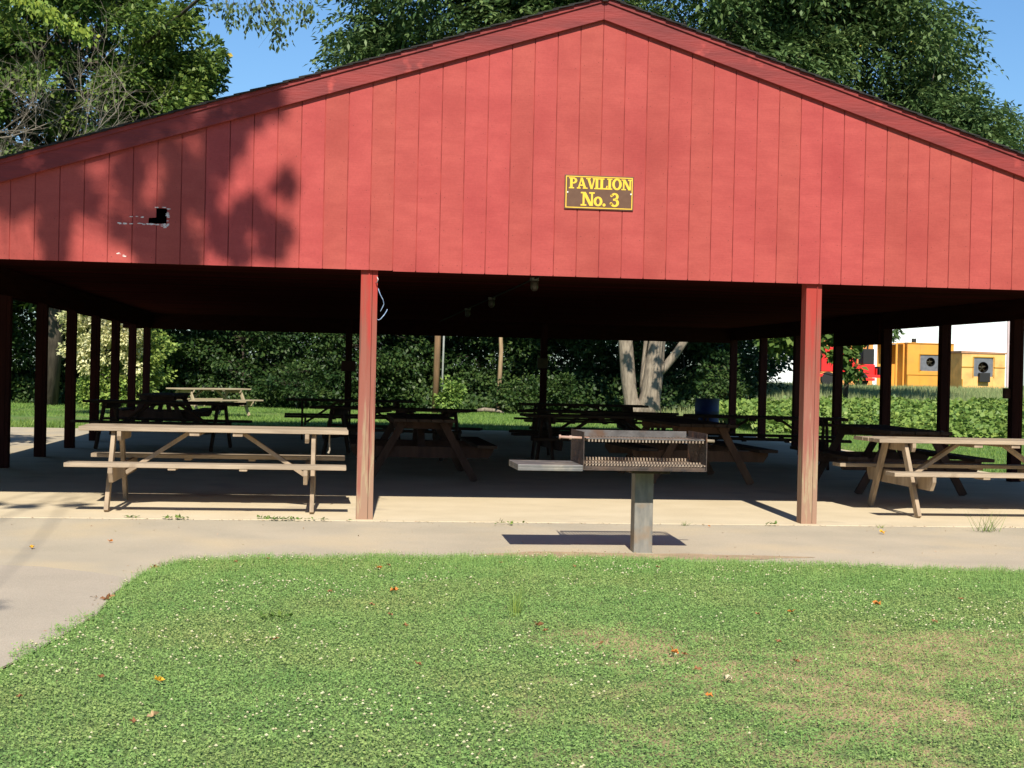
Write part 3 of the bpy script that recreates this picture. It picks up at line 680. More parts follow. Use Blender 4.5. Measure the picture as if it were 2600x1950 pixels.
def corridor(x0, x1, y, z0, z1, sx=0.0):
    """space the sun needs to reach a spot on x0..x1 at depth y, heights z0..z1"""
    k = math.tan(R(SUN_EL))
    def f(p):
        t = y-p[1]
        return t > .3 and x0-.035*t+sx < p[0] < x1-.035*t+sx and z0+k*t < p[2] < z1+k*t
    return f
c1 = corridor(9.6, 11.75, 50.0, .1, 2.7)
def thin(*fs, keep=.06, seed=1):
    r_ = random.Random(seed)
    return lambda p: any(f(p) for f in fs) and r_.random() > keep
# the big twin-trunked tree right behind the pavilion
BT = (10.7, 50.4, 0)
tr = [[(-.30, 0, -.15, .42), (-.42, 0, .25, .32), (-.53, 0, .55, .25), (-.64, 0, 1.3, .255), (-.745, .1, 2.6, .25), (-1.3, .4, 4.6, .23), (-3.2, .8, 7.5, .18), (-5.2, 1, 10.5, .08)],
      [(.09, 0, -.15, .50), (.11, 0, .4, .39), (.17, 0, .8, .355), (.24, 0, 1.3, .34), (.385, .1, 2.6, .29), (.8, .2, 5, .26), (1.6, .2, 8.5, .2), (2.2, 0, 12, .08)],
      [(.36, -.05, 1.35, .13), (.62, -.08, 1.65, .145), (1.0, -.15, 2.15, .14), (1.38, -.2, 2.75, .13), (2.6, -.3, 4.4, .12), (5.2, -.4, 6.6, .1), (8.5, -.3, 8.5, .05)],
      [(-.16, .10, .8, .06), (-.10, .18, 1.4, .075), (.02, .25, 2.7, .07), (-.3, .8, 5, .05)]]
clump_tree('walnut_tree', BT, None, .5, [(4.6, 50, 12.6, 5.0, 5.0, 4.6, 1.0), (11, 50, 14.0, 8.0, 6.5, 6.3, 1.9), (17.2, 49.5, 11.2, 4.7, 4.6, 5.2, 1.1), (20.2, 48.8, 8.6, 2.9, 3.3, 3.0, .5), (11, 51, 8.5, 8, 4.5, 3.0, .6)],
           600, 52, .24, 'broad spreading green tree with a pale twin trunk rising behind the pavilion roof', leafmat=LEAF_A, bark=BARK, seed=5,
           skip=lambda p: p[2] < 5.2 or p[2] > 18.5 or (17.5 < p[0]+.35*(p[2]-12) < 18.3 and 11.2 < p[2] < 13.2), trunk_pts=tr, yellow=40, cl_r=(.7, 1.2), limb_r=.05, inner=.5)
rdp = np.random.default_rng(3); dp = [(9.95, 49.8, 2.25, .20), (10.05, 49.8, 2.0, .12), (10.85, 50, 2.45, .16), (11.05, 50, 2.0, .16), (11.12, 50, 1.5, .20), (10.95, 50, 1.1, .12), (11.2, 50, .9, .16), (10.75, 50, .45, .14), (11.7, 50, 2.3, .14), (10.4, 50, 1.2, .07), (11.0, 50, .3, .12)]
pp_ = np.array([np.array(d[:3])+np.array(SUN)*rdp.uniform(6.5, 8.5) for d in dp]); mm_ = 60; ctr = np.repeat(pp_, mm_, 0)+unit(rdp.normal(0, 1, (len(dp)*mm_, 3)))*np.repeat([d[3] for d in dp], mm_)[:, None]*rdp.uniform(.2, 1, (len(dp)*mm_, 1))
WT = [o for o in COL.objects if o.name == 'walnut_tree'][0]
poly_mesh('dapple_spray', leaves(ctr, rdp.normal(0, 1, ctr.shape), np.array(SUN)+rdp.normal(0, .5, ctr.shape), rdp.uniform(.1, .16, len(ctr)), rdp.uniform(.06, .1, len(ctr)))-np.array(BT), 4, LEAF_A, WT)  # unseen leaf sprays added sunward to dapple the twin trunk
mb = MB()
for p_ in pp_: mb.tube([(11.5-BT[0], 47.5-BT[1], 9.2), tuple((np.array((11.5, 47.5, 9.2))+p_)/2-np.array(BT)+[0, 0, .3]), tuple(p_-np.array(BT))], [.03, .02, .008], 4, False)
mb.tube([(.8, .1, 5.2), (.9, -1.6, 7.6), (.8, -2.9, 9.2)], [.1, .07, .04], 6)
mb.build('dapple_twigs', BARK_D, WT, 0, True)
# big tree to the left behind the pavilion, with a drooping leafy limb and a dead one
drc = []
rg = np.random.default_rng(77)
for (x_, z_) in [(-2.3, 9.15), (-2.0, 9.05), (-1.7, 8.9), (-1.45, 9.2), (-2.25, 8.75), (-2.15, 8.55), (-1.75, 8.55), (-1.5, 8.4), (-1.2, 9.15), (-1.35, 8.75), (-1.15, 8.2), (-1.05, 8.0), (-1.0, 8.5), (-.8, 9.0), (-1.1, 8.8), (-.55, 9.1), (-.5, 8.8), (-.35, 9.2), (-2.6, 9.2)]:
    drc.append((x_-.3, 35+rg.uniform(-.3, .3), 9.15+(z_-9)*.62+.42))
LT = clump_tree('maple_tree', (-9.2, 50, 0), (-8.6, 50, 11), .38, [(-8.0, 50, 11.0, 5.0, 4.8, 4.6, 1.3), (-5.4, 49.4, 9.3, 2.3, 3.4, 2.6, .5), (-13, 49.6, 9.5, 4.5, 4, 5.0, .6), (-9.5, 51, 5.8, 5.5, 4, 3.2, .5)],
           520, 230, .20, 'tall dense green tree standing left behind the pavilion roof', leafmat=LEAF_B, seed=9, pinnate=False, cl_r=(.45, .85), yellow=24, inner=.35, lw=.6,
           skip=lambda p: p[2] < 3.0 or p[0] > -3.55-.27*max(0, p[2]-10.2)+.25*math.sin(p[2]*2.3) or (p[1] < 45.5 and p[2] < 7.2))
BL = np.array((-9.2, 50, 0.))
# drooping limb reaching forward from it, hanging into the gap of sky
rgd = np.random.default_rng(12); A = np.array(drc); m = 26
ctr = np.repeat(A, m, 0)+rgd.normal(0, 1, (len(A)*m, 3))*np.array([.12, .12, .13])
dirn = np.array([0, 0, -1.])+rgd.normal(0, .45, ctr.shape)
LB = poly_mesh('drooping_spray', leaves(ctr, dirn, rgd.normal(0, 1, ctr.shape)+np.array([0, -.8, .3]), rgd.uniform(.09, .17, len(ctr)), rgd.uniform(.05, .085, len(ctr)))-BL, 4, mat('shaded_leaf', (.06, .095, .035), (.09, .13, .04), scale=3, rough=.5, trans=.15, island=.35, world=True), LT)
mb = MB(); root = np.array((-4.2, 46, 12.4)); hub = np.array((-2.4, 36.0, 10.4))
mb.tube([(-8.6, 50, 9.6), tuple(root), (-3.4, 41, 12.2), tuple(hub)], [.08, .055, .04, .022], 6)
for c in A:
    md = (hub+c)/2+np.array([0, 0, .35]); mb.tube([tuple(hub), tuple(md), tuple(c+np.array([0, 0, .1])), tuple(c-np.array([0, 0, .1]))], [.010, .007, .005, .003], 4, False)
for k in range(7):
    c = A[rgd.integers(len(A))]; mb.tube([tuple(c), tuple(c+rgd.normal(0, .25, 3)*[1, .3, 1]), tuple(c+rgd.normal(0, .4, 3)*[1, .3, 1]-[0, 0, .2])], [.005, .004, .002], 4, False)
mb.v = [tuple(np.array(v)-BL) for v in mb.v]
mb.build('drooping_limb', BARK_D, LT, 0, True)
# yellow-green spray in the upper left corner
ctr = np.array([(-7.0+.11*k+rgd.normal(0, .07), 34+rgd.normal(0, .2), 9.35-.055*k+rgd.normal(0, .10)) for k in range(15) for _ in range(26)])
poly_mesh('yellow_green_spray', leaves(ctr, rgd.normal(0, .6, ctr.shape)+np.array([.2, 0, -.9]), rgd.normal(0, 1, ctr.shape)+np.array([0, -.9, .5]), rgd.uniform(.10, .18, len(ctr)), rgd.uniform(.06, .10, len(ctr)))-BL, 4,
          mat('yellow_green_leaf', (.30, .36, .05), (.2, .3, .05), scale=3, rough=.5, trans=.3, island=.25, world=True), LT)
# dead branching twigs in front of it
def twigs(mb, p, d, L_, r_, depth, rg_):
    p = np.array(p, float); d = unit(np.array(d, float)); pts_ = [p]; q = p.copy(); dd = d.copy(); n = 5
    for i in range(n):
        dd = unit(dd+rg_.normal(0, .13, 3)*[1, .5, 1]+np.array([0, 0, .04])); q = q+dd*L_/n; pts_.append(q.copy())
    mb.tube([tuple(a) for a in pts_], list(np.linspace(r_, r_*.3, n+1)*.62), 4, False)
    if depth:
        for i in range(1, n+1):
            for _ in range(1 if rg_.random() < .65 else 2):
                twigs(mb, pts_[i], unit(dd)+rg_.normal(0, .75, 3)*[1, .6, 1], L_*rg_.uniform(.38, .62), r_*.5, depth-1, rg_)
rt_ = np.random.default_rng(41); mb = MB()
twigs(mb, (-9.2, 36.5, 5.5), (1, 0, .15), 3.6, .035, 3, rt_); twigs(mb, (-8.9, 36.5, 6.6), (1, 0, -.28), 3.2, .03, 3, rt_)
twigs(mb, (-6.8, 37, 5.6), (.75, 0, .75), 3.0, .03, 1, rt_); twigs(mb, (-5.6, 37.5, 6.2), (1, 0, .5), 2.0, .015, 1, rt_)
mb.tube([(-9.3, 50, 6), (-9.8, 43, 6.6), (-9.2, 36.5, 5.5)], [.07, .05, .022], 6); mb.tube([(-9.8, 43, 6.6), (-8.9, 36.5, 6.6)], [.04, .02], 6); mb.tube([(-9.3, 50, 6), (-8.2, 42, 5.6), (-6.8, 37, 5.6), (-5.6, 37.5, 6.2)], [.07, .04, .02, .012], 6)
mb.v = [tuple(np.array(v)-BL) for v in mb.v]
mb.build('dead_limb', TWIG, LT, 0, True)

# the shade tree behind the camera whose shadow dapples the left of the gable (sun comes over the photographer's shoulder)
def unproj(px, py, Y):
    v = fw+RX*((px-1300)/F_PX)-UX*((py-975)/F_PX); t = Y/v.y; return np.array((v.x*t, Y, H+v.z*t))
sh = [(15,395,52),(55,420,50),(100,440,50),(130,480,46),(70,470,46),(145,520,42),(160,430,36),(5,480,40),(30,500,30),(125,560,26),(138,600,20),(140,640,12),(185,395,32),(225,505,18),(245,350,26),(205,330,30),(150,350,36),(90,370,40),(40,360,40),(280,335,16),
      (320,420,30),(335,445,20),(350,345,22),(375,320,18),(440,385,24),(460,410,28),(455,440,20),(450,290,22),(415,300,18),(545,340,30),(560,390,36),(550,430,30),(585,370,26),(600,330,26),(575,300,28),(630,285,26),(665,262,24),(690,250,16),(520,470,18),(495,495,18),(465,520,18),(435,550,20),
      (400,590,38),(380,620,36),(430,610,40),(460,640,36),(415,660,40),(450,590,26),(365,585,22),(475,670,24),(585,615,26),(560,600,20),(605,632,18),(615,540,20),(635,550,14),(690,575,20),(692,605,20),(695,635,14),(726,470,9),(300,580,10),(520,525,12)]
rs_ = np.random.default_rng(31); ecl = []; erad = []
for px, py, r_ in sh:
    P0 = unproj(px, py, D); P1 = P0+np.array(SUN)*rs_.uniform(11.5, 14.5)
    ecl.append(P1); erad.append(r_/290*.95)
for P0 in (np.array((-1.95, 8.55, -.05)), np.array((-2.15, 8.45, -.05)), np.array((-2.35, 14.3, 0)), np.array((-2.75, 14.1, 0)), np.array((-3.1, 14.3, 0))):
    ecl.append(P0+np.array(SUN)*13); erad.append(.12)
ST = clump_tree('oak_tree', (-8.5, -6.5, 0), (-7.5, -6, 19), .4, [(-8.6, -5.0, 18.0, 3.0, 3.6, 4.5, 1)], 90, 60, .15,
           'large shade tree behind the viewer, shadowing the left of the gable', leafmat=LEAF_B, seed=15, pinnate=False, skip=lambda p: p[0] > -6.0, cl_r=(.6, 1.0))
BS = np.array((-8.5, -6.5, 0.)); E = np.array(ecl); ER = np.array(erad); m = 110
ctr = np.repeat(E, m, 0); rad = np.repeat(ER, m)[:, None]; v = rs_.normal(0, 1, ctr.shape)*np.array([.43, .43, .42])*rad+np.repeat(rs_.normal(0, .02, (len(E)*11, 3)), 10, 0)*2
poly_mesh('outer_crown', leaves(ctr+v, rs_.normal(0, 1, ctr.shape)-[0, 0, .4], np.array(SUN)+rs_.normal(0, .4, ctr.shape), rs_.uniform(.06, .12, len(ctr)), rs_.uniform(.04, .085, len(ctr)))-BS, 4, LEAF_B, ST)
mb = MB()
for i, c in enumerate(E):
    hub2 = np.array((-3.4, 3.2, 11.6)); pr = hub2 if i % 3 else np.array((-2.8, 3.4, 12.6))
    mb.tube([tuple(pr-BS), tuple((pr+c)/2+rs_.normal(0, .15, 3)-BS), tuple(c-BS)], [.018, .012, .006], 4, False)
mb.tube([tuple(np.array((-7.5, -6, 17.))-BS), tuple(np.array((-5.6, -3.4, 16.0))-BS), tuple(np.array((-3.4, 3.2, 11.6))-BS), tuple(np.array((-2.8, 3.4, 12.6))-BS)], [.12, .08, .045, .03], 6)
mb.build('outer_limbs', BARK_D, ST, 0, True)

# ------------------------------------------------------------------ thicket behind the lawn: single shrubs and young trees
bsp = np.random.default_rng(19)
shrubs = [(-15.5, 55, 4.2, 5.5), (-12.2, 53.6, 3.0, 4.6), (-9.6, 55.4, 3.4, 5.6), (-7.2, 53.6, 2.5, 4.0), (-5.3, 55.2, 2.8, 5.2), (-3.2, 54, 2.4, 4.4), (-1.0, 55.4, 2.7, 5.2), (1.2, 54.2, 2.3, 4.2),
          (3.4, 56, 2.9, 4.6), (5.8, 55.2, 2.5, 4.8), (8.0, 56, 2.8, 5.4), (10.6, 58, 3.0, 5.2), (13.2, 55.6, 2.4, 4.6), (15.2, 57, 2.3, 4.2)]
words = ['leftmost, partly hidden by the pavilion posts', 'second from the left beyond the corner posts', 'tall one behind the pale shrub', 'low one just right of the pale shrub', 'behind the pale far picnic table', 'right of the far pale table', 'seen left of the left red post',
         'directly behind the left red post', 'left of the utility pole', 'behind the striped thin trunk', 'left of the twin-trunked tree', 'behind the twin-trunked tree', 'behind the blue barrel', 'rightmost, left of the hanging maple']
for i, (x_, y_, r_, h_) in enumerate(shrubs):
    clump_tree('shrub', (x_, y_, 0), (x_, y_, h_*.8), .06, [(x_, y_, h_*.52, r_, r_*.75, h_*.52, 1)], int(34*r_), 130, .15,
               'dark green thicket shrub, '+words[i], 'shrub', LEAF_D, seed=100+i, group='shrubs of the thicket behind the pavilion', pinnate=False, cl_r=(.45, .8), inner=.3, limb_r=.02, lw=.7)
rk0 = np.random.default_rng(8); n = 90000; x_ = rk0.uniform(-22, 15, n); y_ = 52.6+rk0.random(n)*7+.8*np.sin(x_*.9); h0 = (.5+1.3*vnoise(x_, y_, 1.7, 31))*np.clip((y_-52)/2.0, .25, 1)
C = np.stack([x_, y_, -.05+h0*rk0.uniform(.05, 1, n)], 1)
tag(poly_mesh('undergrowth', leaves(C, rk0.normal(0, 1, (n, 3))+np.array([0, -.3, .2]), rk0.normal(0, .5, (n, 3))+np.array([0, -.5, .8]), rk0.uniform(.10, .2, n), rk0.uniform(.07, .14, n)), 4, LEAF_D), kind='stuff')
# taller trees beyond close the view
for i, (x_, y_, r_, h_, lb) in enumerate([(-17, 62, 4.6, 9, 'woodland tree far left beyond the thicket'), (-9, 63, 4.5, 8.5, 'woodland tree beyond the thicket behind the dense left tree'), (-3, 64, 4.2, 7.8, 'woodland tree beyond the thicket behind the far pale table'), (4, 64, 4.6, 8, 'woodland tree beyond the thicket behind the utility pole'), (11, 65, 4.6, 8.5, 'woodland tree beyond the thicket behind the twin trunk'), (17, 62, 3.2, 7, 'woodland tree beyond the thicket near the red machine')]):
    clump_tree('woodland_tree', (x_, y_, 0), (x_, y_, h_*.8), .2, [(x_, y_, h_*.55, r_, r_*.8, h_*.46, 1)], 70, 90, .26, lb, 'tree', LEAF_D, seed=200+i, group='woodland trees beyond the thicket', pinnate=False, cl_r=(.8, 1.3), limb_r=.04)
# pale sunlit shrub at the left
clump_tree('pale_shrub', (-5.9, 41.6, 0), (-5.8, 41.6, 2.4), .05, [(-6.35, 41.6, 2.2, .95, .8, 1.3, 1.0), (-5.55, 41.5, 2.2, .6, .7, 1.2, .6)], 70, 130, .10,
           'pale yellow-green flowering shrub in full sun behind the left row of posts', 'shrub', LEAF_Y, seed=61, pinnate=False, cl_r=(.22, .42), inner=.2, limb_r=.015)
clump_tree('leafy_shrub', (-5.3, 41.9, 0), (-5.3, 41.9, 1.6), .04, [(-6.0, 41.9, .75, 1.1, .6, .75, 1.0), (-4.9, 42.2, 1.5, .42, .5, 1.2, .5)], 60, 90, .11,
           'bright green leafy shrub low in the sun in front of the pale shrub', 'shrub', mat('bright_leaf', (.20, .32, .06), (.32, .40, .10), scale=1.5, rough=.5, trans=.3, island=.35, world=True), seed=62, pinnate=False, cl_r=(.22, .4), inner=.2, limb_r=.012)
# sunlit low sprays at the thicket's foot
for i, (x_, y_, r_, h_, lb) in enumerate([(-1.2, 51.5, 1.3, 1.5, 'low sunlit bush at the thicket foot, right of the far pale table'), (3.85, 48.8, .32, 1.0, 'small leafy sapling right of the utility pole foot'), (6.3, 50.5, 1.0, 1.0, 'low dark green bush beyond the sunny grass strip'), (8.0, 52.0, .55, 1.3, 'round-leaved bush left of the twin trunk'), (12.3, 46.2, .8, 1.2, 'bush behind the blue barrel'), (12.6, 47, 1.1, 2.0, 'bush between the back corner post and the red machine')]):
    clump_tree('bush', (x_, y_, 0), (x_, y_, h_*.8), .03, [(x_, y_, h_*.5, r_, r_*.8, h_*.55, 1)], int(14+14*r_), 60, .13, lb, 'bush', LEAF_K if i == 1 else LEAF_D, seed=300+i, pinnate=False, cl_r=(.2, .38), inner=.2, limb_r=.01)
# hanging maple near the red machine
clump_tree('young_maple', (15.9, 45.2, .45), (15.8, 45, 3.6), .09, [(15.75, 45, 2.7, 1.1, .8, 1.0, 1.0), (15.6, 44.7, 1.9, .55, .5, .75, .4), (14.1, 45.2, 2.6, 1.3, .8, .7, .7)], 52, 26, .24,
           'young maple hanging its leaves in front of the red machine', 'tree', LEAF_B, seed=71, pinnate=False, cl_r=(.2, .42), inner=.2, limb_r=.02, lw=.85)
clump_tree('spruce_sapling', (16.95, 44.5, .5), (17.0, 44.4, 3.7), .05, [(17.05, 44.4, 2.95, .30, .3, .35, 1.0)], 7, 16, .22, 'dark leafy twig tip against the white building', 'sapling', LEAF_A, seed=72, pinnate=False, cl_r=(.12, .2), limb_r=.012, lw=.4)

# utility pole with a metal conduit, thin trunk, log
UP = empty('utility_pole', (3.38, 49, -.05), 0, 'brown utility pole with a grey metal conduit at the edge of the thicket', 'pole')
MB().tube([(0, 0, 0), (.06, 0, 4), (.12, 0, 8.6)], [.115, .105, .085], 14).build('pole', mat('pole_wood', (.34, .20, .11), (.22, .13, .08), scale=2, rough=.9, stretch=(4, 4, .5), world=True), UP, 0, True)
MB().tube([(.20, -.06, 0), (.24, -.06, 3.2), (.27, -.05, 6)], .035, 8).build('conduit', mat('conduit_zinc', (.6, .6, .58), (.45, .45, .45), rough=.4, metal=.3), UP, 0, True)
clump_tree('thin_tree', (5.78, 52, 0), (5.7, 52, 6.4), .095, [(5.7, 52.5, 6.0, 1.4, 1.2, 1.0, 1)], 14, 60, .16, 'thin tree with a pale brown trunk standing before the thicket', 'tree', LEAF_D, mat('tan_bark', (.42, .30, .17), (.3, .2, .12), scale=6, stretch=(2, 2, .5), world=True), seed=81, pinnate=False, cl_r=(.4, .6), limb_r=.03)
tag(MB().tube([(4.75, 50.2, .02), (5.1, 50.0, .09), (5.5, 50.1, .06), (5.75, 49.9, .0)], [.05, .07, .06, .03], 8).build('fallen_log', BARK, smooth=True), 'short pale fallen log on the grass beside the thicket', 'log')

# ------------------------------------------------------------------ blue barrel
BR = empty('trash_barrel', (8.86, 34.75, -.06), 0, 'blue steel trash drum behind the back right corner of the pavilion', 'barrel')
BLUE = mat('shaded_blue_paint', (.007, .020, .09), (.006, .016, .07), scale=4, rough=.45)  # drum blue darkened so the colour holds its partial shade
pr = [(0, .285), (.02, .290), (.28, .288), (.295, .296), (.31, .288), (.57, .288), (.585, .296), (.60, .288), (.85, .288), (.87, .292)]
MB().tube([(0, 0, z_) for z_, _ in pr], [r_ for _, r_ in pr], 28, False).build('drum', BLUE, BR, 0, True)
MB().tube([(0, 0, .865), (0, 0, .885)], [.300, .298], 28, False).build('rim', mat('rim_black', (.04, .04, .045), rough=.4), BR, 0, True)
MB().tube([(0, 0, .05), (0, 0, .80)], [.27, .275], 24).build('liner_bag', mat('black_bag', (.02, .02, .022), rough=.35), BR, 0, True)

# ------------------------------------------------------------------ right background: white building, yellow enclosures, red machine
BD = empty('metal_building', (30, 92, 1.1), 0, 'big white ribbed metal building far behind on the right', 'building')
WH = mat('white_ribbed_metal', (.80, .82, .84), (.76, .78, .80), scale=.8, rough=.45, world=True)
mb = MB(); xa, xb = -3.2, 13.55
mb.prism([(xa, 0), (xb, 0), (xb, 8), (xa, 8)], 'y', 0, .15)
x_ = xa+.3
while x_ < xb-.2: mb.box(x_, x_+.07, -.04, .0-.0005, .05, 7.95); x_ += .33
mb.box(xb, xb+.02, 0, 18, 0, 8)
mb.build('wall', WH, BD)
MB().box(xb-.42, xb+.06, -.10, -.045, 0, 8).build('corner_trim', mat('trim_pinkish', (.55, .42, .42), (.5, .38, .38)), BD)
MB().prism([(xa-.3, 7.9), (xb+.3, 7.9), (xb+.3, 8.25), (xa-.3, 8.25)], 'y', -.3, 18.3).build('roof', mat('roof_metal', (.5, .5, .5), rough=.5), BD)
YP = mat('yellow_orange_paint', (.80, .35, .06), (.72, .31, .05), scale=1.3, rough=.5, world=True, c3=(.58, .30, .06), s3=1.5)
YP2 = mat('faded_orange_paint', (.85, .48, .17), (.80, .44, .14), scale=1.3, rough=.5, world=True, c3=(.60, .34, .12), s3=1.5)
GREYP = mat('grey_louvre', (.16, .17, .19), (.12, .13, .15), rough=.5, world=True)
DK = mat('black_steel', (.02, .02, .02), rough=.6)
def enclosure(px0, px1, pyt, pyb, Y, label, m, depth, wpx, fan, shade_side=True, roofm=None):
    a = unproj(px0, pyb, Y); b = unproj(px1, pyb, Y); t = unproj((px0+px1)/2, pyt, Y)
    z0, z1 = 1.05, t[2]; wd = b[0]-a[0]
    E_ = empty('generator_enclosure', (a[0], Y, z0), 0, label, 'metal enclosure', 'yellow metal enclosures before the white building')
    hh = z1-z0
    fx0, fx1, fz0, fz1 = wpx
    fx0, fx1, fz0, fz1 = fx0*wd, fx1*wd, fz0*hh, fz1*hh
    mb = MB()   # front wall built round the opening
    mb.box(0, fx0, 0, .06, 0, hh); mb.box(fx1, wd, 0, .06, 0, hh); mb.box(fx0, fx1, 0, .06, 0, fz0); mb.box(fx0, fx1, 0, .06, fz1, hh)
    mb.box(0, .05, .0601, depth, 0, hh); mb.box(wd-.05, wd, .0601, depth, 0, hh); mb.box(.0501, wd-.0501, .0601, depth, hh-.05, hh-.001); mb.box(.0501, wd-.0501, depth-.06, depth-.001, 0, hh-.051)
    mb.build('body', m, E_, .01)
    mb = MB(); mb.box(-.02, wd+.02, -.03, -.001, hh*.28, hh*.28+.04) if fan == 0 else mb.box(-.02, fx0-.02, -.03, -.001, hh*.60, hh*.60+.05).box(fx1+.02, wd+.02, -.03, -.001, hh*.60, hh*.60+.05)
    for q in (fx0-.07, fx1+.03): mb.box(q, q+.04, -.03, -.001, fz0-.05, fz1+.05)
    mb.box(fx0-.029, fx1+.029, -.03, -.001, fz1+.02, fz1+.06); mb.box(0, .06, -.03, -.001, 0, hh*.27)
    mb.build('panel_seams', mat('seam', (.42, .22, .03), rough=.6) , E_)
    # louvre plate with a round fan opening
    cx_, cz_ = (fx0+fx1)/2, (fz0+fz1)/2+.06*(1 if fan == 0 else 0); r_ = (fz1-fz0)*.29
    mb = MB(); n = 32; ang = [2*math.pi*k/n for k in range(n)]
    def onrect(t):
        c_, s_ = math.cos(t), math.sin(t); k1 = ((fx1-cx_) if c_ > 0 else (cx_-fx0))/max(abs(c_), 1e-6); k2 = ((fz1-cz_) if s_ > 0 else (cz_-fz0))/max(abs(s_), 1e-6)
        k_ = min(k1, k2); return (cx_+c_*k_, .03, cz_+s_*k_)
    for k in range(n):
        t0, t1 = ang[k], ang[(k+1) % n]
        mb.add([(cx_+r_*math.cos(t0), .03, cz_+r_*math.sin(t0)), onrect(t0), onrect(t1), (cx_+r_*math.cos(t1), .03, cz_+r_*math.sin(t1))], [(0, 1, 2, 3)])
    mb.build('louvre_plate', GREYP, E_)
    MB().tube([(cx_, .04, cz_), (cx_, .5, cz_)], r_, 28, False).build('fan_shroud', DK, E_, 0, True)
    mb = MB()
    for k in range(5):
        t0 = k*2*math.pi/5+.4; mb.bar((cx_, .2, cz_), (cx_+r_*.9*math.cos(t0), .24, cz_+r_*.9*math.sin(t0)), .10, .015, (0, .5, .5))
    mb.build('fan_blades', mat('fan_dark', (.045, .04, .025), rough=.5), E_)
    if fan == 1: MB().box(cx_-.30, cx_+.27, -.25, -.032, fz0-.28, fz0+.20).build('exhaust_box', DK, E_, .02)
    else:
        MB().box(wd*.18, wd*.26, depth*.3, depth*.3+.15, hh+.001, hh+.28).build('exhaust_stack', DK, E_, .01)
        mm = MB().box(-1.1, -.06, .3, depth, hh-.04, hh); mm.box(-.55, -.45, .25, .35, 0, hh-.05); mm.box(-.14, -.06, .25, .35, 0, hh-.05)
        mm.box(-1.1, -.06, depth-.05, depth-.001, 0, hh-.05); mm.build('open_side', m, E_)
    MB().prism([(-.06, hh), (wd+.06, hh), (wd+.06, hh+.07), (-.06, hh+.12)] if fan == 1 else [(0, hh), (wd, hh), (wd, hh+.03), (0, hh+.05)], 'y', -.05, depth).build('roof', roofm or m, E_)
    return E_
enclosure(2302, 2420, 873, 972, 78, 'yellow-orange metal enclosure with a round fan opening, the left one of two', YP, 1.6, (.28, .74, .38, .74), 0)
enclosure(2441, 2551, 898, 978, 74, 'faded orange metal enclosure with a rusty roof, the right one of two', YP2, 1.5, (.28, .72, .35, .88), 1, roofm=mat('rusty_roof', (.45, .22, .12), (.36, .2, .12), world=True))
# red machine behind the young maple
RM = empty('red_machine', tuple(unproj(2085, 965, 70)*[1, 1, 0]+[0, 0, 1.0]), 0, 'bright red farm machine with a white square panel, half hidden by maple leaves', 'machine')
RP = mat('bright_red_paint', (.75, .030, .028), (.66, .025, .025), scale=2, rough=.45)
k = 70/F_PX
mb = MB().box(0, 45*k, 0, 1.2, .75, 1.95); mb.box(45*k+.002, 100*k, .1, 1.1, .75, 1.72); mb.box(100*k+.002, 150*k, .2, 1.0, .55, 1.15)
mb.build('body', RP, RM, .04)
MB().box(22*k, 44*k, -.02, -.001, 1.32, 1.62).build('white_panel', mat('panel_white', (.8, .8, .78), rough=.5), RM)
mb = MB().box(-.2, 175*k, -.05, .05, .50, .64); mb.box(150*k, 152*k, .0, .9, .64, .95); mb.box(60*k, 140*k, -.3, -.1, .35, .48)
mb.build('frame', RP, RM, .01)
mb = MB().box(118*k, 148*k, .25, .95, 1.151, 1.9); mb.tube([(134*k, .5, 1.9), (134*k, .5, 2.2)], .05, 8); mb.box(160*k, 182*k, .1, .9, .64, 1.05)
mb.build('engine', DK, RM, .02)
for x_ in (.35, 2.0):
    wl = MB().tube([(x_, -.06, .38), (x_, .16, .38)], .36, 22).build('wheel', mat('tyre', (.025, .025, .025), rough=.85), RM, .03)
# orange shed-like crate behind it
OC = empty('orange_container', tuple(unproj(2078, 965, 80)*[1, 1, 0]+[0, 0, 1.1]), 0, 'orange ribbed container behind the red machine', 'container')
mb = MB().box(0, 3.1, 0, 2, 0, 2.5); mb.build('body', mat('orange_paint', (.75, .33, .10), (.65, .28, .09), scale=2, rough=.5), OC, .02)
mb = MB()
for q in range(12): mb.box(.1+q*.25, .2+q*.25, -.04, -.001, .1, 2.4)
mb.build('ribs', mat('orange_rib', (.70, .30, .09), rough=.5), OC)

# kudzu-like vine cover and tall weeds on the bank (ground cover)
rk = np.random.default_rng(55)
n = 60000; y_ = rk.uniform(33.8, 45.0, n); x_ = 10.6+.05*(y_-34)+rk.random(n)*14; fr = 35.6+1.1*vnoise(x_, y_*0, 1.6, 6)-(x_-12)*.10
k = y_ > fr; x_, y_ = x_[k], y_[k]; fr = fr[k]; n = len(x_)
hh = .16+.42*np.clip((y_-fr)/1.6, 0, 1)*(.55+.8*vnoise(x_, y_, .8, 13))
C = np.stack([x_, y_, bank(x_, y_)-.06+hh*rk.uniform(.55, 1.0, n)], 1)
tag(poly_mesh('vine_cover', leaves(C, rk.normal(0, .7, (n, 3))+np.array([0, -.7, -.25]), rk.normal(0, .4, (n, 3))+np.array([0, -.45, 1.]), rk.uniform(.10, .19, n), rk.uniform(.09, .16, n)), 4, LEAF_K), kind='stuff')
rng = rk
n = 70000; y_ = rk.uniform(42.5, 76, n); x_ = 11+rk.random(n)*.35*y_
hw = rk.uniform(.25, .75, n)*(.4+.7*vnoise(x_, y_, 2.2, 14))*np.interp(y_, [42, 58, 66], [1, .8, .5]); k = (x_ < .45*y_+2); x_, y_, hw = x_[k], y_[k], hw[k]
tag(poly_mesh('tall_weeds', blades(x_, y_, hw, rk.uniform(.02, .05, len(x_)), z=bank(x_, y_)-.08, lean=.22), 3, LEAF_W), kind='stuff')
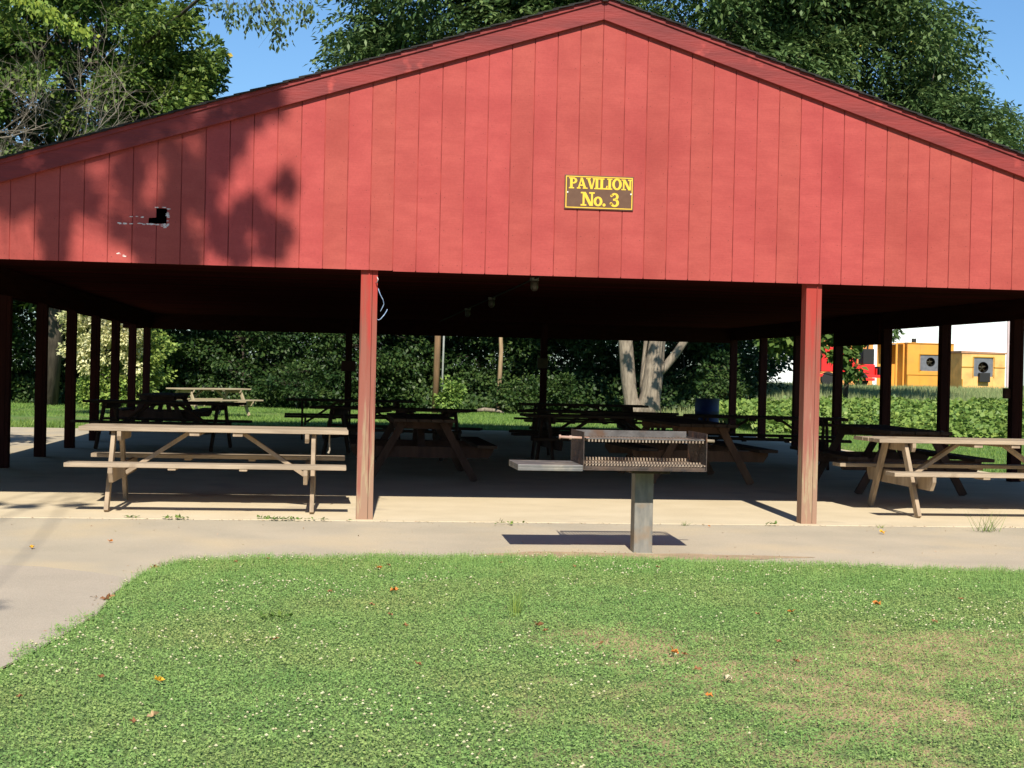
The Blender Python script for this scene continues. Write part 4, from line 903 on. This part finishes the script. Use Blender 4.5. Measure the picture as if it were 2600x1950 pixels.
# longer grass on the back lawn
n = 90000; y_ = rk.uniform(34.2, 52, n); x_ = rk.uniform(-12, 14, n); k = (y_ > 40) | (x_ > -6); x_, y_ = x_[k], y_[k]
tag(poly_mesh('back_lawn_grass', blades(x_, y_, rk.uniform(.04, .09, len(x_)), rk.uniform(.012, .025, len(x_)), z=bank(x_, y_)-.065, lean=.5), 3, mat('back_grass', (.14, .25, .045), (.20, .31, .07), scale=.5, trans=.25, rough=.6, island=.3, world=True)), kind='stuff')
n = 26000; y_ = rk.uniform(21, 34, n); x_ = rk.uniform(9.9, 17, n)
tag(poly_mesh('side_lawn_grass', blades(x_, y_, rk.uniform(.03, .07, n), rk.uniform(.008, .016, n), z=-.062, lean=.5), 3, bpy.data.materials['back_grass']), kind='stuff')
# rough grass verge along the left side path
n = 9000; y_ = 31.7+rk.random(n)**2*4; x_ = rk.uniform(-13, -4.6, n)
tag(poly_mesh('verge_grass', blades(x_, y_, rk.uniform(.05, .16, n), rk.uniform(.01, .025, n), z=-.062, lean=.5), 3, LEAF_K), kind='stuff')

# ------------------------------------------------------------------ fallen leaves and small weeds
def ground_pt(px, py, z):
    v = fw+RX*((px-1300)/F_PX)-UX*((py-975)/F_PX); t = (z-H)/v.z; return (v.x*t, v.y*t, z)
LM = {}
def leaf_obj(px, py, z, col, size, label, grp=None, seed=0):
    rr_ = random.Random(seed*13+px)
    if col not in LM:
        LM[col] = mat('fallen_'+col, *{'orange': ((.62, .22, .04), (.5, .17, .04)), 'yellow': ((.75, .42, .03), (.62, .33, .03)), 'brown': ((.26, .115, .055), (.33, .16, .07)), 'tan': ((.52, .36, .20), (.42, .28, .15)), 'pale': ((.66, .58, .38), (.55, .46, .3))}[col], scale=30, rough=.7)
    size *= .82; mb = MB(); n = 15; v = [(0, 0, .004)]; rot = rr_.uniform(0, 6.28)
    for k in range(n):
        t = 2*math.pi*k/n; r_ = size*(.55 if k % 3 else 1.0)*rr_.uniform(.8, 1.1)
        v.append((r_*math.cos(t)*.5, r_*math.sin(t)*.38, abs(math.sin(t*1.5+rot))*size*.30+.002))
    mb.add(v, [(0, k+1, (k+1) % n+1) for k in range(n)])
    o = mb.build('fallen_leaf', LM[col]); o.location = ground_pt(px, py, z)
    if z == zA: o.location = ground_pt(px, py, fall(o.location.y)+.005)
    o.rotation_euler = (rr_.uniform(-.5, .1), rr_.uniform(-.3, .3), rot)
    return tag(o, label, 'leaf', grp or 'fallen leaves on lawn and asphalt')
zL, zA = -.022, -.046
one = [(1000, 1501, zL, 'orange', .10, 'bright orange fallen leaf on the clover below the left red post'), (400, 1730, zL, 'yellow', .085, 'yellow fallen leaf on the clover at the left'), (390, 1822, zL, 'tan', .09, 'pinkish tan fallen leaf near the bottom left of the lawn'),
       (1710, 1658, zL, 'orange', .09, 'larger orange leaf of a touching pair on the lawn'), (1737, 1664, zL, 'brown', .06, 'smaller brown leaf touching an orange one on the lawn'), (1365, 1590, zL, 'brown', .10, 'curled brown fallen leaf on the clover left of the dry patch'),
       (960, 1444, zL, 'orange', .09, 'orange-brown fallen leaf close to the lawn edge'), (275, 1523, zA, 'brown', .12, 'dry curled brown leaf on the asphalt by the left lawn edge'), (82, 1392, zA, 'yellow', .08, 'yellow leaf lying alone on the asphalt at the left'),
       (280, 1376, zA, 'orange', .07, 'small orange-brown leaf on the asphalt left of the lawn corner'), (2240, 1353, zA, 'yellow', .09, 'yellow-brown leaf on the asphalt before the right table'), (1800, 1337, zA, 'orange', .05, 'tiny orange leaf on the asphalt left of the right post'),
       (2228, 1535, zL, 'orange', .09, 'orange-brown curled leaf on the right part of the lawn'), (2010, 1556, zL, 'orange', .07, 'flat orange leaf on the clover right of centre'), (1845, 1727, zL, 'pale', .10, 'pale whitish fallen leaf on the dry lawn'), (1800, 1768, zL, 'orange', .06, 'small orange-red leaf low on the lawn'),
       (392, 1446, zA, 'brown', .11, 'broken brown leaf on the asphalt at the lawn corner')]
for i, a in enumerate(one): leaf_obj(*a, seed=i)
small = [(1030, 1590, 'right below the bright orange one'), (255, 1722, 'left of the yellow leaf'), (50, 1772, 'closest to the lower left corner'), (700, 1625, 'under the dandelion-like plant'), (945, 1537, 'left below the bright orange one'), (600, 1428, 'back edge, left of the left post'),
         (680, 1420, 'back edge, below the biggest weed'), (1924, 1561, 'left of the flat orange leaf'), (1528, 1636, 'left of the touching pair'), (2440, 1523, 'right of the curled orange one'), (1975, 1631, 'below the flat orange leaf'), (1270, 1430, 'back edge, between post and grill'),
         (985, 1436, 'back edge, right of the left post'), (1060, 1688, 'below centre left, alone in the clover'), (1460, 1440, 'back edge, left of the grill'), (1670, 1442, 'back edge, right of the grill'), (840, 1503, 'left of the bright orange one'), (340, 1835, 'left of the tan one'),
         (1386, 1603, 'just under the curled brown one'), (2375, 1580, 'below right of the curled orange one'), (1770, 1700, 'between the touching pair and the pale one'), (2020, 1680, 'right of the pale whitish one'), (990, 1562, 'straight below the bright orange one')]
for i, (px, py, w_) in enumerate(small):
    leaf_obj(px, py, zL, 'brown', .055, 'small dull brown leaf in the lawn, '+w_, 'small brown leaves on the lawn', seed=50+i)
# crumbs of leaf litter and grit along the lawn edge, the slab joint and round the grill foot
rl = np.random.default_rng(66); L1 = []
for k in range(900):
    m_ = rl.random()
    if m_ < .35: x_ = rl.uniform(-1.1, 5.2); y_ = edge_y(x_)+abs(rl.normal(0, .14))+.02
    elif m_ < .5: i_ = rl.integers(1, 8); f_ = rl.random(); x_ = edge[i_][0]*(1-f_)+edge[i_+1][0]*f_-abs(rl.normal(0, .06))-.02; y_ = edge[i_][1]*(1-f_)+edge[i_+1][1]*f_
    elif m_ < .85: x_ = rl.uniform(-3.2, 6.8); y_ = 13.09-abs(rl.normal(0, .035))
    elif m_ < .93: x_ = rl.normal(2.3, .5); y_ = rl.uniform(10.95, 11.35)
    else: x_ = rl.uniform(-3, 6.5); y_ = rl.uniform(11, 13)
    L1.append((x_, y_, fall(y_)+rl.uniform(.002, .006)))
C = np.array(L1); n = len(C)
tag(poly_mesh('leaf_litter', leaves(C, rl.normal(0, 1, (n, 3))*[1, 1, .25], rl.normal(0, .35, (n, 3))+[0, 0, 1], rl.uniform(.008, .028, n), rl.uniform(.005, .016, n)), 4, mat('litter', (.26, .17, .10), (.42, .32, .20), scale=40, rough=.9, island=.35, world=True)), kind='stuff')
def weed(px, py, n, h_, spread, label, broad=False, grp=None, z=-.004):
    p = ground_pt(px, py+(9 if z == -.004 else 0), z); rw = np.random.default_rng(px)
    m_ = LEAF_K
    if broad:
        c = rw.normal(0, 1, (n, 3))*[spread, spread*.3, 0]+[0, 0, .015]; V = leaves(c, rw.normal(0, 1, (n, 3))*[1, 1, .3]+[0, 0, .35], rw.normal(0, .3, (n, 3))+[0, 0, 1], rw.uniform(.025, .05, n), rw.uniform(.015, .03, n)); k_ = 4
    else:
        an = rw.uniform(0, 6.28, n); b = rw.normal(0, 1, (n, 3))*[spread*.25, spread*.1, 0]; d = np.stack([np.cos(an)*spread, np.sin(an)*spread*.6, rw.uniform(.5, 1, n)*h_], 1)
        s = np.stack([np.cos(an+1.57), np.sin(an+1.57), np.zeros(n)], 1)*.003; V = np.stack([b-s, b+s, b+d], 1).reshape(-1, 3); k_ = 3
    o = poly_mesh('weed_tuft', V, k_, m_); o.location = p; return tag(o, label, 'weed', grp or 'weeds along the slab edge')
weed(720, 1313, 60, .05, .09, 'largest broad-leaved weed tuft at the slab edge, below the left table', True); weed(438, 1310, 30, .05, .08, 'broad-leaved weed tuft at the slab edge under the middle of the left table', True)
weed(330, 1307, 14, .04, .04, 'small weed tuft at the slab edge beside the left table leg', True); weed(810, 1314, 16, .04, .07, 'low weed tuft between the left table and the left red post', True); weed(668, 1310, 12, .04, .03, 'tiny weed sprig just left of the largest slab-edge tuft', True)
weed(1294, 1323, 16, .04, .07, 'thin line of weeds at the slab edge left of the grill', True); weed(1955, 1326, 14, .06, .025, 'dark green clover sprig at the slab edge left of the right red post', True); weed(1740, 1325, 14, .05, .07, 'thin grass tuft at the slab edge right of the grill')
weed(2236, 1331, 12, .04, .05, 'small grass tuft at the slab edge before the right table'); weed(2505, 1340, 34, .22, .16, 'spiky long-bladed grass tuft at the slab edge on the far right')
weed(695, 1572, 26, .09, .06, 'light green dandelion-like plant in the lawn clover', True, z=-.03); weed(1310, 1565, 40, .20, .06, 'tall loose grass tuft standing out of the clover lawn', z=-.045)

# unseen trees added outside the picture to keep the low sky off the pavilion
def sky_block_tree(x_, y_, h_, r_, lab, seed):
    return clump_tree('sky_block_tree', (x_, y_, 0), (x_, y_, h_*.7), .3, [(x_, y_, h_*.6, r_, r_, h_*.42, 1)], 60, 70, .5, lab, 'tree', LEAF_D, seed=seed, group='added sky-blocking trees outside the picture', pinnate=False, cl_r=(1.2, 1.9), limb_r=.05)
PT = sky_block_tree(-10.2, 11.5, 10, 3.6, 'added sky-blocking tree left of the pavilion, nearest the gable', 401)
for i, (x_, y_, a, lab) in enumerate([(-10.6, 19.5, 40, 'added sky-blocking tree left of the pavilion, nearest the thicket'), (-16, 8, 130, 'added sky-blocking tree on the left beyond the path'), (14.2, 9.5, 200, 'added sky-blocking tree right of the pavilion'), (22, 18, 20, 'added sky-blocking tree far right beyond the side lawn'), (-15, -20, 80, 'added sky-blocking tree behind the viewer, far left'), (-4, -26, 20, 'added sky-blocking tree behind the viewer, left of centre'),
                                      (6, -24, 170, 'added sky-blocking tree behind the viewer, centre'), (15, -19, 250, 'added sky-blocking tree behind the viewer, right of centre'), (24, -10, 300, 'added sky-blocking tree behind the viewer, far right'), (26, 2, 100, 'added sky-blocking tree on the right beyond the lawn')]):
    t_ = copy_tree(PT); t_.location = (x_, y_, 0); t_.rotation_euler = (0, 0, R(a)); t_['label'] = lab

# two small trees beside the pavilion, just outside the picture, that dapple the side path
st_ = clump_tree('small_tree', (-6.1, 14.6, 0), (-6.1, 14.6, 4.6), .12, [(-6.1, 14.6, 4.4, 2.3, 2.4, 1.9, 1)], 55, 60, .20, 'small tree left of the pavilion, nearer the gable', 'tree', LEAF_B, seed=501, group='small trees beside the pavilion', pinnate=False, cl_r=(.45, .7), limb_r=.03, skip=lambda p: p[0] > -3.9)
t_ = copy_tree(st_); t_.location = (-7.4, 21.4, 0); t_.rotation_euler = (0, 0, .5); t_['label'] = 'small tree left of the pavilion, nearer the thicket'
